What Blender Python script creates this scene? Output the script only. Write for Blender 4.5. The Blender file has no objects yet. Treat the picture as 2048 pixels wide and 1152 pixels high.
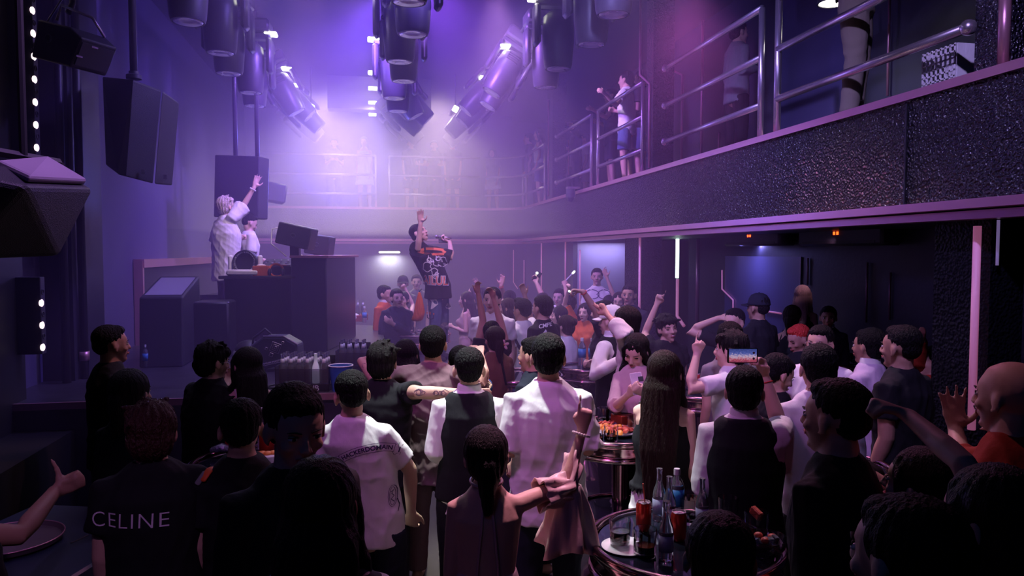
import bpy, math, random, os
import numpy as np
from mathutils import Vector, Matrix, Quaternion
from mathutils.bvhtree import BVHTree
random.seed(7)
SC = bpy.context.scene
COL = SC.collection
PI = math.pi

# ---------------------------------------------------------------- camera
W, H_IMG, FPX = 2048, 1152, 1480.0
CAM_Z = 2.2
YAW = math.radians(10.8)
PITCH = math.atan(71.0 / FPX)
CAM = Vector((0, 0, CAM_Z))
cR = Vector((math.cos(YAW), -math.sin(YAW), 0))
cH = Vector((math.sin(YAW), math.cos(YAW), 0))
cF = cH * math.cos(PITCH) - Vector((0, 0, 1)) * math.sin(PITCH)
cU = Vector((0, 0, 1)) * math.cos(PITCH) + cH * math.sin(PITCH)
cam_data = bpy.data.cameras.new('camera')
cam_data.sensor_width = 36.0
cam_data.lens = FPX / W * 36.0
cam_data.clip_start = 0.05
cam = bpy.data.objects.new('camera', cam_data)
COL.objects.link(cam)
cam.matrix_world = Matrix(((cR.x, cU.x, -cF.x, 0), (cR.y, cU.y, -cF.y, 0), (cR.z, cU.z, -cF.z, CAM_Z), (0, 0, 0, 1)))
SC.camera = cam

def ray(px, py):
    return (cF + cR * ((px - 1024) / FPX) + cU * ((576 - py) / FPX)).normalized()
def at(px, py, d):
    """world point seen at pixel (px,py), at horizontal distance d in front of the camera"""
    r = ray(px, py)
    return CAM + r * (d / r.dot(cH))
def atX(px, py, X):
    r = ray(px, py); return CAM + r * (X / r.x)
def atY(px, py, Y):
    r = ray(px, py); return CAM + r * (Y / r.y)
def atZ(px, py, Z):
    r = ray(px, py); return CAM + r * ((Z - CAM_Z) / r.z)

# ---------------------------------------------------------------- render look
SC.view_settings.view_transform = 'Standard'
SC.view_settings.look = 'None'
SC.view_settings.gamma = 1.0
SC.view_settings.exposure = 0.12
SC.view_settings.use_curve_mapping = False
cy = SC.cycles
cy.max_bounces = 5; cy.diffuse_bounces = 2; cy.glossy_bounces = 2
cy.transmission_bounces = 5; cy.transparent_max_bounces = 8; cy.volume_bounces = 1
cy.sample_clamp_indirect = 3.0; cy.sample_clamp_direct = 12.0
cy.caustics_reflective = False; cy.caustics_refractive = False
cy.use_denoising = True
cy.blur_glossy = 0.5
w = bpy.data.worlds.new('world'); SC.world = w
w.use_nodes = True
w.node_tree.nodes['Background'].inputs[0].default_value = (0.012, 0.014, 0.06, 1)
w.node_tree.nodes['Background'].inputs[1].default_value = 0.25

def area(name, loc, target, size, power, color, size_y=None, spread=None, vol=1.0):
    l = bpy.data.lights.new(name, 'AREA'); l.energy = power; l.color = color
    l.shape = 'RECTANGLE'; l.size = size; l.size_y = size_y or size
    if spread: l.spread = math.radians(spread)
    l.volume_factor = vol
    o = bpy.data.objects.new(name, l); COL.objects.link(o); o.location = loc
    o.rotation_euler = (Vector(target) - Vector(loc)).to_track_quat('-Z', 'Y').to_euler()
    return o
def spot(name, loc, target, power, color, angle=60, blend=0.6, radius=0.08, vol=1.0):
    l = bpy.data.lights.new(name, 'SPOT'); l.energy = power; l.color = color
    l.spot_size = math.radians(angle); l.spot_blend = blend; l.shadow_soft_size = radius
    l.volume_factor = vol
    o = bpy.data.objects.new(name, l); COL.objects.link(o); o.location = loc
    o.rotation_euler = (Vector(target) - Vector(loc)).to_track_quat('-Z', 'Y').to_euler()
    return o
def point(name, loc, power, color, radius=0.05, vol=1.0):
    l = bpy.data.lights.new(name, 'POINT'); l.energy = power; l.color = color
    l.shadow_soft_size = radius; l.volume_factor = vol
    o = bpy.data.objects.new(name, l); COL.objects.link(o); o.location = loc
    return o

LAV = (1.0, 0.78, 1.0); VIO = (0.42, 0.25, 1.0); MAG = (1.0, 0.25, 0.62); BLU = (0.16, 0.14, 1.0); WHT = (0.86, 1.0, 0.90)
# the club's lamps: big washes at the far end, violet washes along the ceiling, white downlight and magenta wash over the crowd; the fills are unseen and added
spot('violet_wash_mid', (0.2, 9.0, 5.2), (-0.6, 12.5, 1.6), 1700, (.28, .12, 1.0), 130, 1.0, .1)
spot('violet_wash_right', (0.6, 8.6, 5.2), (3.4, 11.5, 2.6), 900, (.38, .15, 1.0), 120, 1.0, .1)
spot('violet_wash_left', (0.6, 6.6, 5.2), (-2.6, 9.0, 2.0), 850, (0.25, 0.15, 1.0), 110, 1.0, .1)
spot('blue_ceiling_fill', (-.6, 12.5, 3.2), (0, 9.5, 5.4), 260, (.14, .12, 1.0), 150, 1.0, .1)  # unseen upward spot added to turn the ceiling blue
spot('stage_wash', (-.4, 7.4, 5.2), (-1.4, 9.4, 2.2), 260, (1.0, .62, .95), 38, .8, .1, .3)
spot('singer_wash', (1.4, 7.6, 5.2), (.8, 9.6, 1.9), 260, (1.0, .50, .9), 45, .8, .1, .3)
spot('crowd_downlight', (0.2, 4.6, 5.2), (0.62, 4.0, 1.4), 1350, WHT, 34, 0.7, 0.1, 0.15)
spot('crowd_downlight_right', (2.2, 5.6, 5.2), (1.9, 4.4, 1.2), 420, (1.0, 0.70, 0.95), 60, 0.8, 0.1, 0.02)
spot('crowd_downlight_back', (1.4, 8.6, 5.2), (2.0, 7.6, 1.4), 480, (1.0, 0.65, 0.95), 62, 0.9, 0.1, 0.02)
spot('magenta_wash', (-0.9, 2.6, 5.0), (1.4, 5.2, 1.0), 300, (.85, .24, .95), 58, .9, .3, 0.1)
spot('magenta_wash_right', (2.9, 6.5, 4.6), (1.6, 4.0, 1.2), 260, (1.0, 0.25, 0.6), 56, .9, .2, 0.02)
spot('band_light', (.9, 4.2, 5.0), (3.2, 7.0, 2.8), 620, (.36, .30, 1.0), 70, 1.0, .05, .1)
spot('band_light_near', (1.2, 1.8, 4.6), (3.2, 4.3, 2.6), 300, (.5, .38, 1.0), 70, 1.0, .05, .1)
spot('pink_near_fill', (.95, 3.55, 5.2), (.30, 2.75, 1.4), 620, (1.0, .45, .66), 24, .8, .1, 0.0)  # unseen spot added for pink light on the halter woman's shoulders
spot('left_speaker_fill', (.2, 3.6, 5.1), (-1.9, 3.2, 2.9), 420, (.62, .30, 1.0), 50, .9, .1, 0.0)  # unseen spot added to turn the speaker's sloping face violet
spot('left_front_fill', (-.2, -.4, 4.4), (-1.02, 2.85, 1.2), 90, (.85, .4, 1.0), 16, .8, .05, 0.0)  # unseen narrow spot added to brighten the shirt lettering
spot('alcove_fill', (5.1, 7.4, 2.35), (4.95, 8.8, 1.6), 70, (1.0, .45, .75), 60, .8, .05, 0.0)  # unseen spot added to light the blonde woman's hair and shoulder
spot('face_fill_right', (.6, 3.6, 4.9), (1.95, 2.4, 1.75), 60, (1.0, .4, .6), 22, .8, .05, 0.0)  # unseen fill added to light the bald man's face
spot('balcony_guests_fill', (1.4, 9.4, 5.2), (3.7, 10.4, 3.8), 130, (.85, .6, 1.0), 46, .9, .1, 0.05)  # unseen spot added to lighten the dark friends at the rail
spot('stage_front_fill', (-.2, 5.0, 5.2), (-.55, 6.3, 1.2), 160, (1.0, .62, .85), 24, .9, .1, 0.0)  # unseen spot added to bring out the beer bottles
spot('left_guest_fill', (.2, 5.5, 4.4), (-1.66, 5.25, 1.62), 110, (1.0, .38, .5), 14, .8, .05, 0.0)  # unseen narrow spot added to redden the polo man's face
spot('blue_fill_near', (-1.2, -.8, 5.0), (0, 4, 0.5), 16, (.05, .22, 1.0), 120, 1.0, .5, 0.0)  # unseen weak fill added to tint the near blacks navy

# ---------------------------------------------------------------- materials
MATS = {}
def mat(name, color=(0.5, 0.5, 0.5), rough=0.6, metal=0.0, spec=0.5, emit=None, estr=0.0, bump=None, trans=0.0, alpha=1.0, sheen=0.0, var=0.0, coat=0.0):
    """bump: (kind, scale, strength, stretch xyz)"""
    if name in MATS: return MATS[name]
    m = bpy.data.materials.new(name); m.use_nodes = True
    nt = m.node_tree; b = nt.nodes['Principled BSDF']
    b.inputs['Base Color'].default_value = (*color, 1)
    b.inputs['Roughness'].default_value = rough
    b.inputs['Metallic'].default_value = metal
    b.inputs['Specular IOR Level'].default_value = spec
    b.inputs['Transmission Weight'].default_value = trans
    b.inputs['Alpha'].default_value = alpha
    b.inputs['Coat Weight'].default_value = coat
    if sheen: b.inputs['Sheen Weight'].default_value = sheen
    if emit:
        b.inputs['Emission Color'].default_value = (*emit, 1); b.inputs['Emission Strength'].default_value = estr
    if bump or var:
        tc = nt.nodes.new('ShaderNodeTexCoord'); mp = nt.nodes.new('ShaderNodeMapping')
        nt.links.new(tc.outputs['Object'], mp.inputs[0])
        kind, sc_, st, stretch = bump if bump else ('noise', 8, 0, (1, 1, 1))
        mp.inputs['Scale'].default_value = stretch
        if kind == 'voronoi':
            t = nt.nodes.new('ShaderNodeTexVoronoi'); t.inputs['Scale'].default_value = sc_
            out = t.outputs['Distance']
        elif kind == 'wave':
            t = nt.nodes.new('ShaderNodeTexWave'); t.inputs['Scale'].default_value = sc_
            t.inputs['Distortion'].default_value = 4.0; out = t.outputs['Fac']
        else:
            t = nt.nodes.new('ShaderNodeTexNoise'); t.inputs['Scale'].default_value = sc_
            t.inputs['Detail'].default_value = 4; out = t.outputs['Fac']
        nt.links.new(mp.outputs[0], t.inputs['Vector'])
        if bump and st:
            bn = nt.nodes.new('ShaderNodeBump'); bn.inputs['Strength'].default_value = st
            bn.inputs['Distance'].default_value = 0.02
            nt.links.new(out, bn.inputs['Height']); nt.links.new(bn.outputs[0], b.inputs['Normal'])
        if var:
            rp = nt.nodes.new('ShaderNodeMapRange'); rp.inputs['To Min'].default_value = 1 - var; rp.inputs['To Max'].default_value = 1 + var
            nt.links.new(out, rp.inputs[0])
            mx = nt.nodes.new('ShaderNodeVectorMath'); mx.operation = 'SCALE'; mx.inputs[0].default_value = color
            nt.links.new(rp.outputs[0], mx.inputs['Scale']); nt.links.new(mx.outputs[0], b.inputs['Base Color'])
    MATS[name] = m
    return m

def glitter_mat():
    m = mat('sequin_panel', (0.016, 0.015, 0.025), 0.22, 0.0, 0.8)
    nt = m.node_tree; b = nt.nodes['Principled BSDF']
    tc = nt.nodes.new('ShaderNodeTexCoord')
    v = nt.nodes.new('ShaderNodeTexVoronoi'); v.inputs['Scale'].default_value = 62; v.feature = 'SMOOTH_F1'
    n = nt.nodes.new('ShaderNodeTexNoise'); n.inputs['Scale'].default_value = 28; n.inputs['Detail'].default_value = 3
    a = nt.nodes.new('ShaderNodeMath'); a.operation = 'ADD'
    bn = nt.nodes.new('ShaderNodeBump'); bn.inputs['Strength'].default_value = 1.0; bn.inputs['Distance'].default_value = 0.03
    nt.links.new(tc.outputs['Object'], v.inputs['Vector']); nt.links.new(tc.outputs['Object'], n.inputs['Vector'])
    nt.links.new(v.outputs['Distance'], a.inputs[0]); nt.links.new(n.outputs['Fac'], a.inputs[1])
    nt.links.new(a.outputs[0], bn.inputs['Height']); nt.links.new(bn.outputs[0], b.inputs['Normal'])
    return m
M_SEQ = glitter_mat(); M_SEQ_SHADE = M_SEQ.copy(); M_SEQ_SHADE.name = 'shaded_sequin_panel'; M_SEQ_SHADE.node_tree.nodes['Principled BSDF'].inputs['Roughness'].default_value = .42; M_SEQ_SHADE.node_tree.nodes['Principled BSDF'].inputs['Specular IOR Level'].default_value = .10; [n for n in M_SEQ_SHADE.node_tree.nodes if n.type == 'BUMP'][0].inputs['Strength'].default_value = .5; M_SEQ_SHADE.node_tree.nodes['Principled BSDF'].inputs['Base Color'].default_value = (.006, .006, .010, 1)  # darkened copy: the dim light under the balcony put into its colour
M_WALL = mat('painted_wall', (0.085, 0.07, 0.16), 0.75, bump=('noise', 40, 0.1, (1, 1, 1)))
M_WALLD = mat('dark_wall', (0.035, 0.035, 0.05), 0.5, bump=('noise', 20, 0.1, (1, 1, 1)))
M_CEIL = mat('dark_ceiling', (0.05, 0.045, 0.08), 0.85)
M_FLOOR = mat('dark_marble_floor', (0.005, 0.0045, 0.008), 0.45, var=0.6, bump=('noise', 3, 0.05, (1, 1, 1)))
M_STAGE = mat('stage_marble', (0.045, 0.04, 0.055), 0.3, var=0.8, bump=('noise', 5, 0.15, (1, 1, 1)))
M_ROSE = mat('rose_metal_trim', (0.62, 0.30, 0.38), 0.32, 0.7)
M_CHROME = mat('brushed_steel_rail', (0.75, 0.66, 0.74), 0.24, 0.9)
M_COPPER = mat('polished_copper_chrome', (0.70, 0.45, 0.48), 0.13, 1.0)
M_BLACK = mat('matte_black', (0.012, 0.012, 0.016), 0.5)
M_SPK = mat('speaker_black', (0.03, 0.028, 0.04), 0.45, bump=('voronoi', 260, 0.25, (1, 1, 1)))
M_GREY = mat('grey_lamp_housing', (0.045, 0.042, 0.055), 0.4)
M_LENS = mat('lamp_lens', (0.5, 0.5, 0.6), 0.08, 0.2, coat=1.0)
M_GLASS = mat('clear_glass', (0.95, 0.96, 1.0), 0.03, 0, 0.5, trans=1.0)
M_GLOW = mat('lamp_and_plate_glow', (1, 1, 1), 0.5, emit=(1.0, 0.97, 0.86), estr=6.0)  # for lit lamps, and for plates whose glow stands for light on lamp bases
M_LEDDOT = mat('lit_led_dot', (1, 1, 1), 0.5, emit=(1.0, 0.72, 0.80), estr=2.2)
M_TUBE = mat('lit_led_tube', (1, 1, 1), 0.5, emit=(0.72, 1.0, 0.92), estr=5.0)
M_PINKTUBE = mat('pink_strip_glow', (0.8, 0.45, 0.6), 0.5, emit=(0.80, 0.22, 0.48), estr=0.22)  # glow put into the colour of the rose metal strips

# ---------------------------------------------------------------- helpers
def tag(o, label=None, cat=None, group=None, kind=None):
    if label: o['label'] = label
    if cat: o['category'] = cat
    if group: o['group'] = group
    if kind: o['kind'] = kind
    return o
def empty(name, loc=(0, 0, 0), rz=0.0, rot=None):
    o = bpy.data.objects.new(name, None); COL.objects.link(o)
    o.location = loc; o.rotation_euler = rot if rot else (0, 0, rz); o.empty_display_size = 0.1
    return o
class MB:
    """collects vertices and faces, builds ONE mesh object"""
    def __init__(s): s.v = []; s.f = []
    def add(s, vs, fs):
        n = len(s.v); s.v += [tuple(v) for v in vs]; s.f += [tuple(i + n for i in f) for f in fs]; return s
    def box(s, c, size, rot=None, ch=0.0):
        x, y, z = [q / 2 for q in size]
        ch = min(ch, x * .9, y * .9, z * .9)
        R = rot if rot is not None else Matrix.Identity(3)
        c = Vector(c)
        if ch <= 0:
            vs = [Vector((a * x, b * y, d * z)) for a in (-1, 1) for b in (-1, 1) for d in (-1, 1)]
            fs = [(0, 1, 3, 2), (4, 6, 7, 5), (0, 4, 5, 1), (2, 3, 7, 6), (0, 2, 6, 4), (1, 5, 7, 3)]
            return s.add([c + R @ v for v in vs], fs)
        # chamfered box: each corner gives three vertices
        vs = []; idx = {}
        for a in (-1, 1):
            for b in (-1, 1):
                for d in (-1, 1):
                    for k, q in enumerate(((x, y - ch, z - ch), (x - ch, y, z - ch), (x - ch, y - ch, z))):
                        idx[(a, b, d, k)] = len(vs); vs.append(Vector((a * q[0], b * q[1], d * q[2])))
        fs = []
        for a in (-1, 1):
            for b in (-1, 1):
                for d in (-1, 1):
                    fs.append((idx[a, b, d, 0], idx[a, b, d, 1], idx[a, b, d, 2]))
        sg = ((-1, -1), (1, -1), (1, 1), (-1, 1))
        for a in (-1, 1):
            fs.append(tuple(idx[a, p, q, 0] for p, q in sg)); fs.append(tuple(idx[p, a, q, 1] for p, q in sg)); fs.append(tuple(idx[p, q, a, 2] for p, q in sg))
        for a in (-1, 1):
            for b in (-1, 1):
                fs.append((idx[a, b, -1, 0], idx[a, b, 1, 0], idx[a, b, 1, 1], idx[a, b, -1, 1]))
                fs.append((idx[a, -1, b, 0], idx[a, 1, b, 0], idx[a, 1, b, 2], idx[a, -1, b, 2]))
                fs.append((idx[-1, a, b, 1], idx[1, a, b, 1], idx[1, a, b, 2], idx[-1, a, b, 2]))
        return s.add([c + R @ v for v in vs], fs)
    def loft(s, rings, seg=14, rnd=True):
        """rings: (centre, axis a, axis b) closed tube through ellipses"""
        R = [(Vector(c), Vector(a), Vector(b)) for c, a, b in rings]
        if rnd:
            c0, a0, b0 = R[0]; c1, a1, b1 = R[-1]
            d0 = (c0 - R[1][0]).normalized() * min(a0.length, b0.length)
            d1 = (c1 - R[-2][0]).normalized() * min(a1.length, b1.length)
            R = [(c0 + d0 * .95, a0 * .25, b0 * .25), (c0 + d0 * .7, a0 * .7, b0 * .7)] + R + [(c1 + d1 * .7, a1 * .7, b1 * .7), (c1 + d1 * .95, a1 * .25, b1 * .25)]
        vs = []; fs = []
        for c, a, b in R:
            for k in range(seg):
                t = 2 * PI * k / seg; vs.append(c + a * math.cos(t) + b * math.sin(t))
        for i in range(len(R) - 1):
            for k in range(seg):
                k2 = (k + 1) % seg
                fs.append((i * seg + k, i * seg + k2, (i + 1) * seg + k2, (i + 1) * seg + k))
        fs.append(tuple(reversed(range(seg)))); fs.append(tuple(range((len(R) - 1) * seg, len(R) * seg)))
        return s.add(vs, fs)
    def tube(s, pts, r, seg=10, rnd=False, flat=1.0, up=None):
        pts = [Vector(p) for p in pts]; n = len(pts)
        rs = r if isinstance(r, (list, tuple)) else [r] * n
        rings = []; ref = Vector(up) if up is not None else None
        for i, p in enumerate(pts):
            t = (pts[min(i + 1, n - 1)] - pts[max(i - 1, 0)]).normalized()
            if ref is None: ref = Vector((0, 0, 1)) if abs(t.z) < 0.9 else Vector((0, 1, 0))
            a = t.cross(ref)
            if a.length < 1e-4: a = t.orthogonal()
            a.normalize(); b = a.cross(t).normalized(); ref = b
            rings.append((p, a * rs[i], b * rs[i] * flat))
        return s.loft(rings, seg, rnd)
    def ell(s, c, r, R=None, seg=16, ringn=10):
        c = Vector(c); R = R if R is not None else Matrix.Identity(3)
        vs = [c + R @ Vector((0, 0, -r[2]))]; fs = []
        for i in range(1, ringn):
            ph = -PI / 2 + PI * i / ringn
            for k in range(seg):
                t = 2 * PI * k / seg
                vs.append(c + R @ Vector((r[0] * math.cos(ph) * math.cos(t), r[1] * math.cos(ph) * math.sin(t), r[2] * math.sin(ph))))
        vs.append(c + R @ Vector((0, 0, r[2]))); last = len(vs) - 1
        for k in range(seg):
            k2 = (k + 1) % seg
            fs.append((0, 1 + k2, 1 + k))
            for i in range(ringn - 2):
                a = 1 + i * seg
                fs.append((a + k, a + k2, a + seg + k2, a + seg + k))
            fs.append((last, 1 + (ringn - 2) * seg + k, 1 + (ringn - 2) * seg + k2))
        return s.add(vs, fs)
    def lathe(s, prof, c=(0, 0, 0), seg=32, R=None):
        """prof: (r, z) pairs, revolved about local z; closed if r reaches 0"""
        c = Vector(c); R = R if R is not None else Matrix.Identity(3)
        vs = []; fs = []; rows = []
        for r, z in prof:
            if r < 1e-6: rows.append([len(vs)]); vs.append(c + R @ Vector((0, 0, z)))
            else:
                rows.append(list(range(len(vs), len(vs) + seg)))
                vs += [c + R @ Vector((r * math.cos(2 * PI * k / seg), r * math.sin(2 * PI * k / seg), z)) for k in range(seg)]
        for a, b in zip(rows, rows[1:]):
            for k in range(seg):
                k2 = (k + 1) % seg
                if len(a) == 1 and len(b) == 1: continue
                if len(a) == 1: fs.append((a[0], b[k2], b[k]))
                elif len(b) == 1: fs.append((a[k], a[k2], b[0]))
                else: fs.append((a[k], a[k2], b[k2], b[k]))
        return s.add(vs, fs)
    def torus(s, c, R_, r, seg=48, ms=10, M=None):
        c = Vector(c); M = M if M is not None else Matrix.Identity(3)
        vs = []; fs = []
        for i in range(seg):
            t = 2 * PI * i / seg
            for k in range(ms):
                p = 2 * PI * k / ms; q = R_ + r * math.cos(p)
                vs.append(c + M @ Vector((q * math.cos(t), q * math.sin(t), r * math.sin(p))))
        for i in range(seg):
            for k in range(ms):
                i2, k2 = (i + 1) % seg, (k + 1) % ms
                fs.append((i * ms + k, i2 * ms + k, i2 * ms + k2, i * ms + k2))
        return s.add(vs, fs)
    def prism(s, poly, h0, h1, fn):
        """poly 2-D outline, fn(u,v,h)->point"""
        n = len(poly)
        vs = [fn(u, v, h0) for u, v in poly] + [fn(u, v, h1) for u, v in poly]
        fs = [tuple(range(n)), tuple(reversed(range(n, 2 * n)))] + [(k, k + n, (k + 1) % n + n, (k + 1) % n) for k in range(n)]
        return s.add(vs, fs)
    def build(s, name, m, parent=None, smooth=False, origin=None, bevel=0, world=True):
        me = bpy.data.meshes.new(name)
        off = Vector((0, 0, 0))
        if parent is not None and world:
            Mi = parent_world(parent).inverted(); vs = [Mi @ Vector(v) for v in s.v]
        elif origin is not None:
            off = Vector(origin); vs = [Vector(v) - off for v in s.v]
        else: vs = s.v
        me.from_pydata(vs, [], s.f); me.materials.append(m)
        if smooth: me.polygons.foreach_set('use_smooth', [True] * len(me.polygons))
        o = bpy.data.objects.new(name, me); COL.objects.link(o)
        if parent is not None: o.parent = parent
        o.location = off
        import bmesh
        bm = bmesh.new(); bm.from_mesh(me); bmesh.ops.recalc_face_normals(bm, faces=bm.faces); bm.to_mesh(me); bm.free()
        if bevel:
            bv = o.modifiers.new('bevel', 'BEVEL'); bv.width = bevel; bv.segments = 2; bv.limit_method = 'ANGLE'
        if smooth == 'angle':
            me.polygons.foreach_set('use_smooth', [True] * len(me.polygons)); me.set_sharp_from_angle(angle=math.radians(40))
        return o
def parent_world(p):
    M = Matrix.Identity(4); chain = []
    while p is not None: chain.append(p); p = p.parent
    for q in reversed(chain): M = M @ (Matrix.Translation(q.location) @ q.rotation_euler.to_matrix().to_4x4() @ Matrix.Diagonal(q.scale).to_4x4())
    return M
def struct(name, mb, m, **k):
    o = mb.build(name, m, **k); o['kind'] = 'structure'; return o
def copy_tree(o, parent=None):
    c = o.copy(); COL.objects.link(c)
    if parent is not None: c.parent = parent
    for ch in list(o.children): copy_tree(ch, c)
    return c
def rotm(rx=0, ry=0, rz=0):
    from mathutils import Euler
    return Euler((rx, ry, rz)).to_matrix()
def look(direction, up=(0, 0, 1)):
    """3x3 with local z along direction, local x horizontal"""
    z = Vector(direction).normalized(); x = Vector(up).cross(z)
    if x.length < 1e-4: x = Vector((1, 0, 0))
    x.normalize(); y = z.cross(x)
    return Matrix((x, y, z)).transposed()
# ================================================================ THE ROOM
XL, XB, YF, YN, ZC = -2.75, 3.2, 16.0, -1.2, 5.45     # left wall, balcony edge, far balcony, behind camera, ceiling
XR, YW = 6.0, 18.2                                     # right wall, far wall
ZB0, ZB1 = 2.44, 3.15                                  # balcony band
struct('floor', MB().box(((XL + XR) / 2, (YN + YW) / 2, -0.05), (XR - XL + .4, YW - YN + .4, 0.1)), M_FLOOR)
struct('ceiling', MB().box(((XL + XR) / 2, (YN + YW) / 2, ZC + .05), (XR - XL + .4, YW - YN + .4, 0.1)), M_CEIL)
struct('wall_left', MB().box((XL - .1, (YN + YW) / 2, ZC / 2), (0.2, YW - YN + .4, ZC)), M_WALL)
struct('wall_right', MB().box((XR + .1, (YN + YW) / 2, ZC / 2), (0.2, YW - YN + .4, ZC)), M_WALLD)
struct('wall_far', MB().box(((XL + XR) / 2, YW + .1, ZC / 2), (XR - XL, 0.2, ZC)), M_WALL)
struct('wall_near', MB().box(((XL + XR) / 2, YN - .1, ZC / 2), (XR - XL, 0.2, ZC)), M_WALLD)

# balcony: an L-shaped slab with a sequinned front, rounded at the corner
def balcony_path(off=0.0, r=0.75, y0=YN):
    """the balcony's front edge seen from above, from the camera end to the far left wall; off>0 moves it into the balcony"""
    pts = [(XB + off, y0), (XB + off, 4.8), (XB + off, 9.6), (XB + off, YF - r)]
    cx, cyy = XB - r, YF - r
    for k in range(1, 9):
        a = PI / 2 * k / 8
        pts.append((cx + (r + off) * math.cos(a), cyy + (r + off) * math.sin(a)))
    pts += [(1.0, YF + off), (XL, YF + off)]
    return pts
def band(z0, z1, o0, o1, path=balcony_path, y0=YN):
    mb = MB(); A = path(o0, y0=y0); B = path(o1, y0=y0); n = len(A)
    vs = [(x, y, z0) for x, y in A] + [(x, y, z1) for x, y in A] + [(x, y, z0) for x, y in B] + [(x, y, z1) for x, y in B]
    fs = []
    for i in range(n - 1):
        for a, b in ((0, 1), (1, 3), (3, 2), (2, 0)):
            fs.append((a * n + i, a * n + i + 1, b * n + i + 1, b * n + i))
    fs += [(0, n, 3 * n, 2 * n), (n - 1, 2 * n - 1, 4 * n - 1, 3 * n - 1)]
    return mb.add(vs, fs)
struct('trim_1', band(ZB0 + .05, ZB1 - .035, 0, .10), M_SEQ)
o = struct('trim_2', band(ZB1 - .035, ZB1 + .015, -.025, .12), M_ROSE)
o = struct('trim_3', band(ZB0 + .0, ZB0 + .05, -.025, .12), M_ROSE)
o = struct('trim_4', band(ZB0 - .055, ZB0 - .008, .06, .2), M_ROSE)
slab = MB(); P = balcony_path(.1)
poly = P + [(XL, YW), (XR, YW), (XR, YN)]
slab.prism(poly, ZB0 + .0, ZB1 - .06, lambda u, v, h: (u, v, h))
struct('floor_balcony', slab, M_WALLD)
for i, yj in enumerate((4.15,)):       # joint in the sequinned panels
    struct('trim_5', MB().box((XB - .002, yj - .15, (ZB0 + ZB1) / 2), (.012, .012, ZB1 - ZB0 - .1)), M_BLACK)

# lower right: pillars under the balcony edge, dark cladding wall, booth wall
struct('pillar_near', MB().box((XB + .30, 3.76, ZB0 / 2), (.22, .42, ZB0)), M_SEQ_SHADE)
struct('pillar_mid', MB().box((XB + .3, 9.2, ZB0 / 2), (.3, .55, ZB0)), M_SEQ_SHADE)
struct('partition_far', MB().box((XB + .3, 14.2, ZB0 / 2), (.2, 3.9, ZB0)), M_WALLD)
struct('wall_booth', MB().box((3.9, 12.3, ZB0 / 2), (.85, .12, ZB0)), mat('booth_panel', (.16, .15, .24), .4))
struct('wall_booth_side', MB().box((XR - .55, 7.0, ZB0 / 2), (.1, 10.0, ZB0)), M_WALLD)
struct('window_1', MB().box((5.41, 9.6, 1.27), (.06, 2.05, 1.75)), mat('blue_glass_panel', (.10, .10, .22), .35, coat=.5))

M_DIM = mat('dim_metal_strip', (.35, .18, .26), .4, .6)
# strips let into the cladding (a thin pink bar with a kink)
def strip(pts, r, label, m=M_PINKTUBE, name='wall_strip'):
    o = MB().tube(pts, r, 8).build(name, m, smooth=True, origin=pts[0])
    return tag(o, label, 'light strip', 'slim metal and light strips on the dark cladding')
def vstrip(px, y0, y1, X, r, label, kink=None, m=M_PINKTUBE):
    a = atX(px, y0, X); b = Vector(a); b.z = atX(px, y1, X).z
    pts = [a, b]
    if kink: pts.append(b + Vector((0, kink[0], -kink[1])))
    return strip(pts, r, label, m)
vstrip(1280, 474, 600, XB + .13, .016, 'pink strip on the textured pillar below the balcony, kinked towards the waiter with the cap', (-.0, .28))
vstrip(1083, 482, 590, XB + .17, .014, 'pale pink strip beside the raised hand holding a lit phone torch')
vstrip(1131, 470, 560, XB + .18, .014, 'dim pink strip between the phone torch and the white lightstick')
vstrip(1160, 500, 610, XB + .18, .013, 'dim pink strip above the fist behind the woman in orange')
vstrip(1027, 500, 565, XB + .18, .011, 'thin strip kinked low, behind the big open raised palm', (-.5, .12))
vstrip(1048, 520, 600, XB + .18, .010, 'thinnest dim strip, behind the raised hand of the man with the braces')
vstrip(1355, 558, 632, 5.4, .030, 'pink lower half of the lit white strip, kinked at its foot', (-.3, .15))
vstrip(1355, 478, 556, 5.4, .032, 'glowing white vertical light tube on the dark cladding', m=M_TUBE)
vstrip(1396, 478, 660, 5.38, .030, 'dim rose strip just right of the glowing white tube', m=M_DIM)
vstrip(1616, 516, 570, 5.38, .012, 'very dim strip above the blonde woman', m=M_DIM)
vstrip(1735, 525, 645, 5.38, .012, 'very dim strip above the man with the white collar', m=M_DIM)
vstrip(1781, 545, 640, 5.38, .012, 'very dim strip above the man with the shaved sides', m=M_DIM)
strip([atX(1444, 540, 5.36), atX(1444, 578, 5.36), atX(1466, 600, 5.36), atX(1466, 625, 5.36)], .012, 'kinked thin strip on the blue panel beside the black cap')
strip([atX(1530, 622, 5.36), atX(1562, 627, 5.36)], .012, 'short sloping strip on the blue panel behind the black cap')
a = atX(1955, 452, XB + .16); b = atX(1945, 860, XB + .16)
strip([a, Vector((b.x, a.y, b.z))], .021, 'bright pink tube standing on the near pillar, right edge of the room')
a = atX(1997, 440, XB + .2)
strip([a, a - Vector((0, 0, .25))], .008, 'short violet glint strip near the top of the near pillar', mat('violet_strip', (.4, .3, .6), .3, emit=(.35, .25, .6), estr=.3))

# left wall: dark upright LED wall panel, column and plinth
struct('wall_panel_left', MB().box((XL + .1, 4.2, 2.7), (.2, 3.8, 5.4)), M_BLACK)
struct('pillar_left', MB().box((XL + .12, 7.27, 2.7), (.26, .75, 5.4)), mat('column_black', (.02, .02, .03), .5))
struct('floor_plinth_left', MB().box((XL + .30, 4.0, .45), (.6, 5.0, .9)), M_BLACK)

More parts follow.
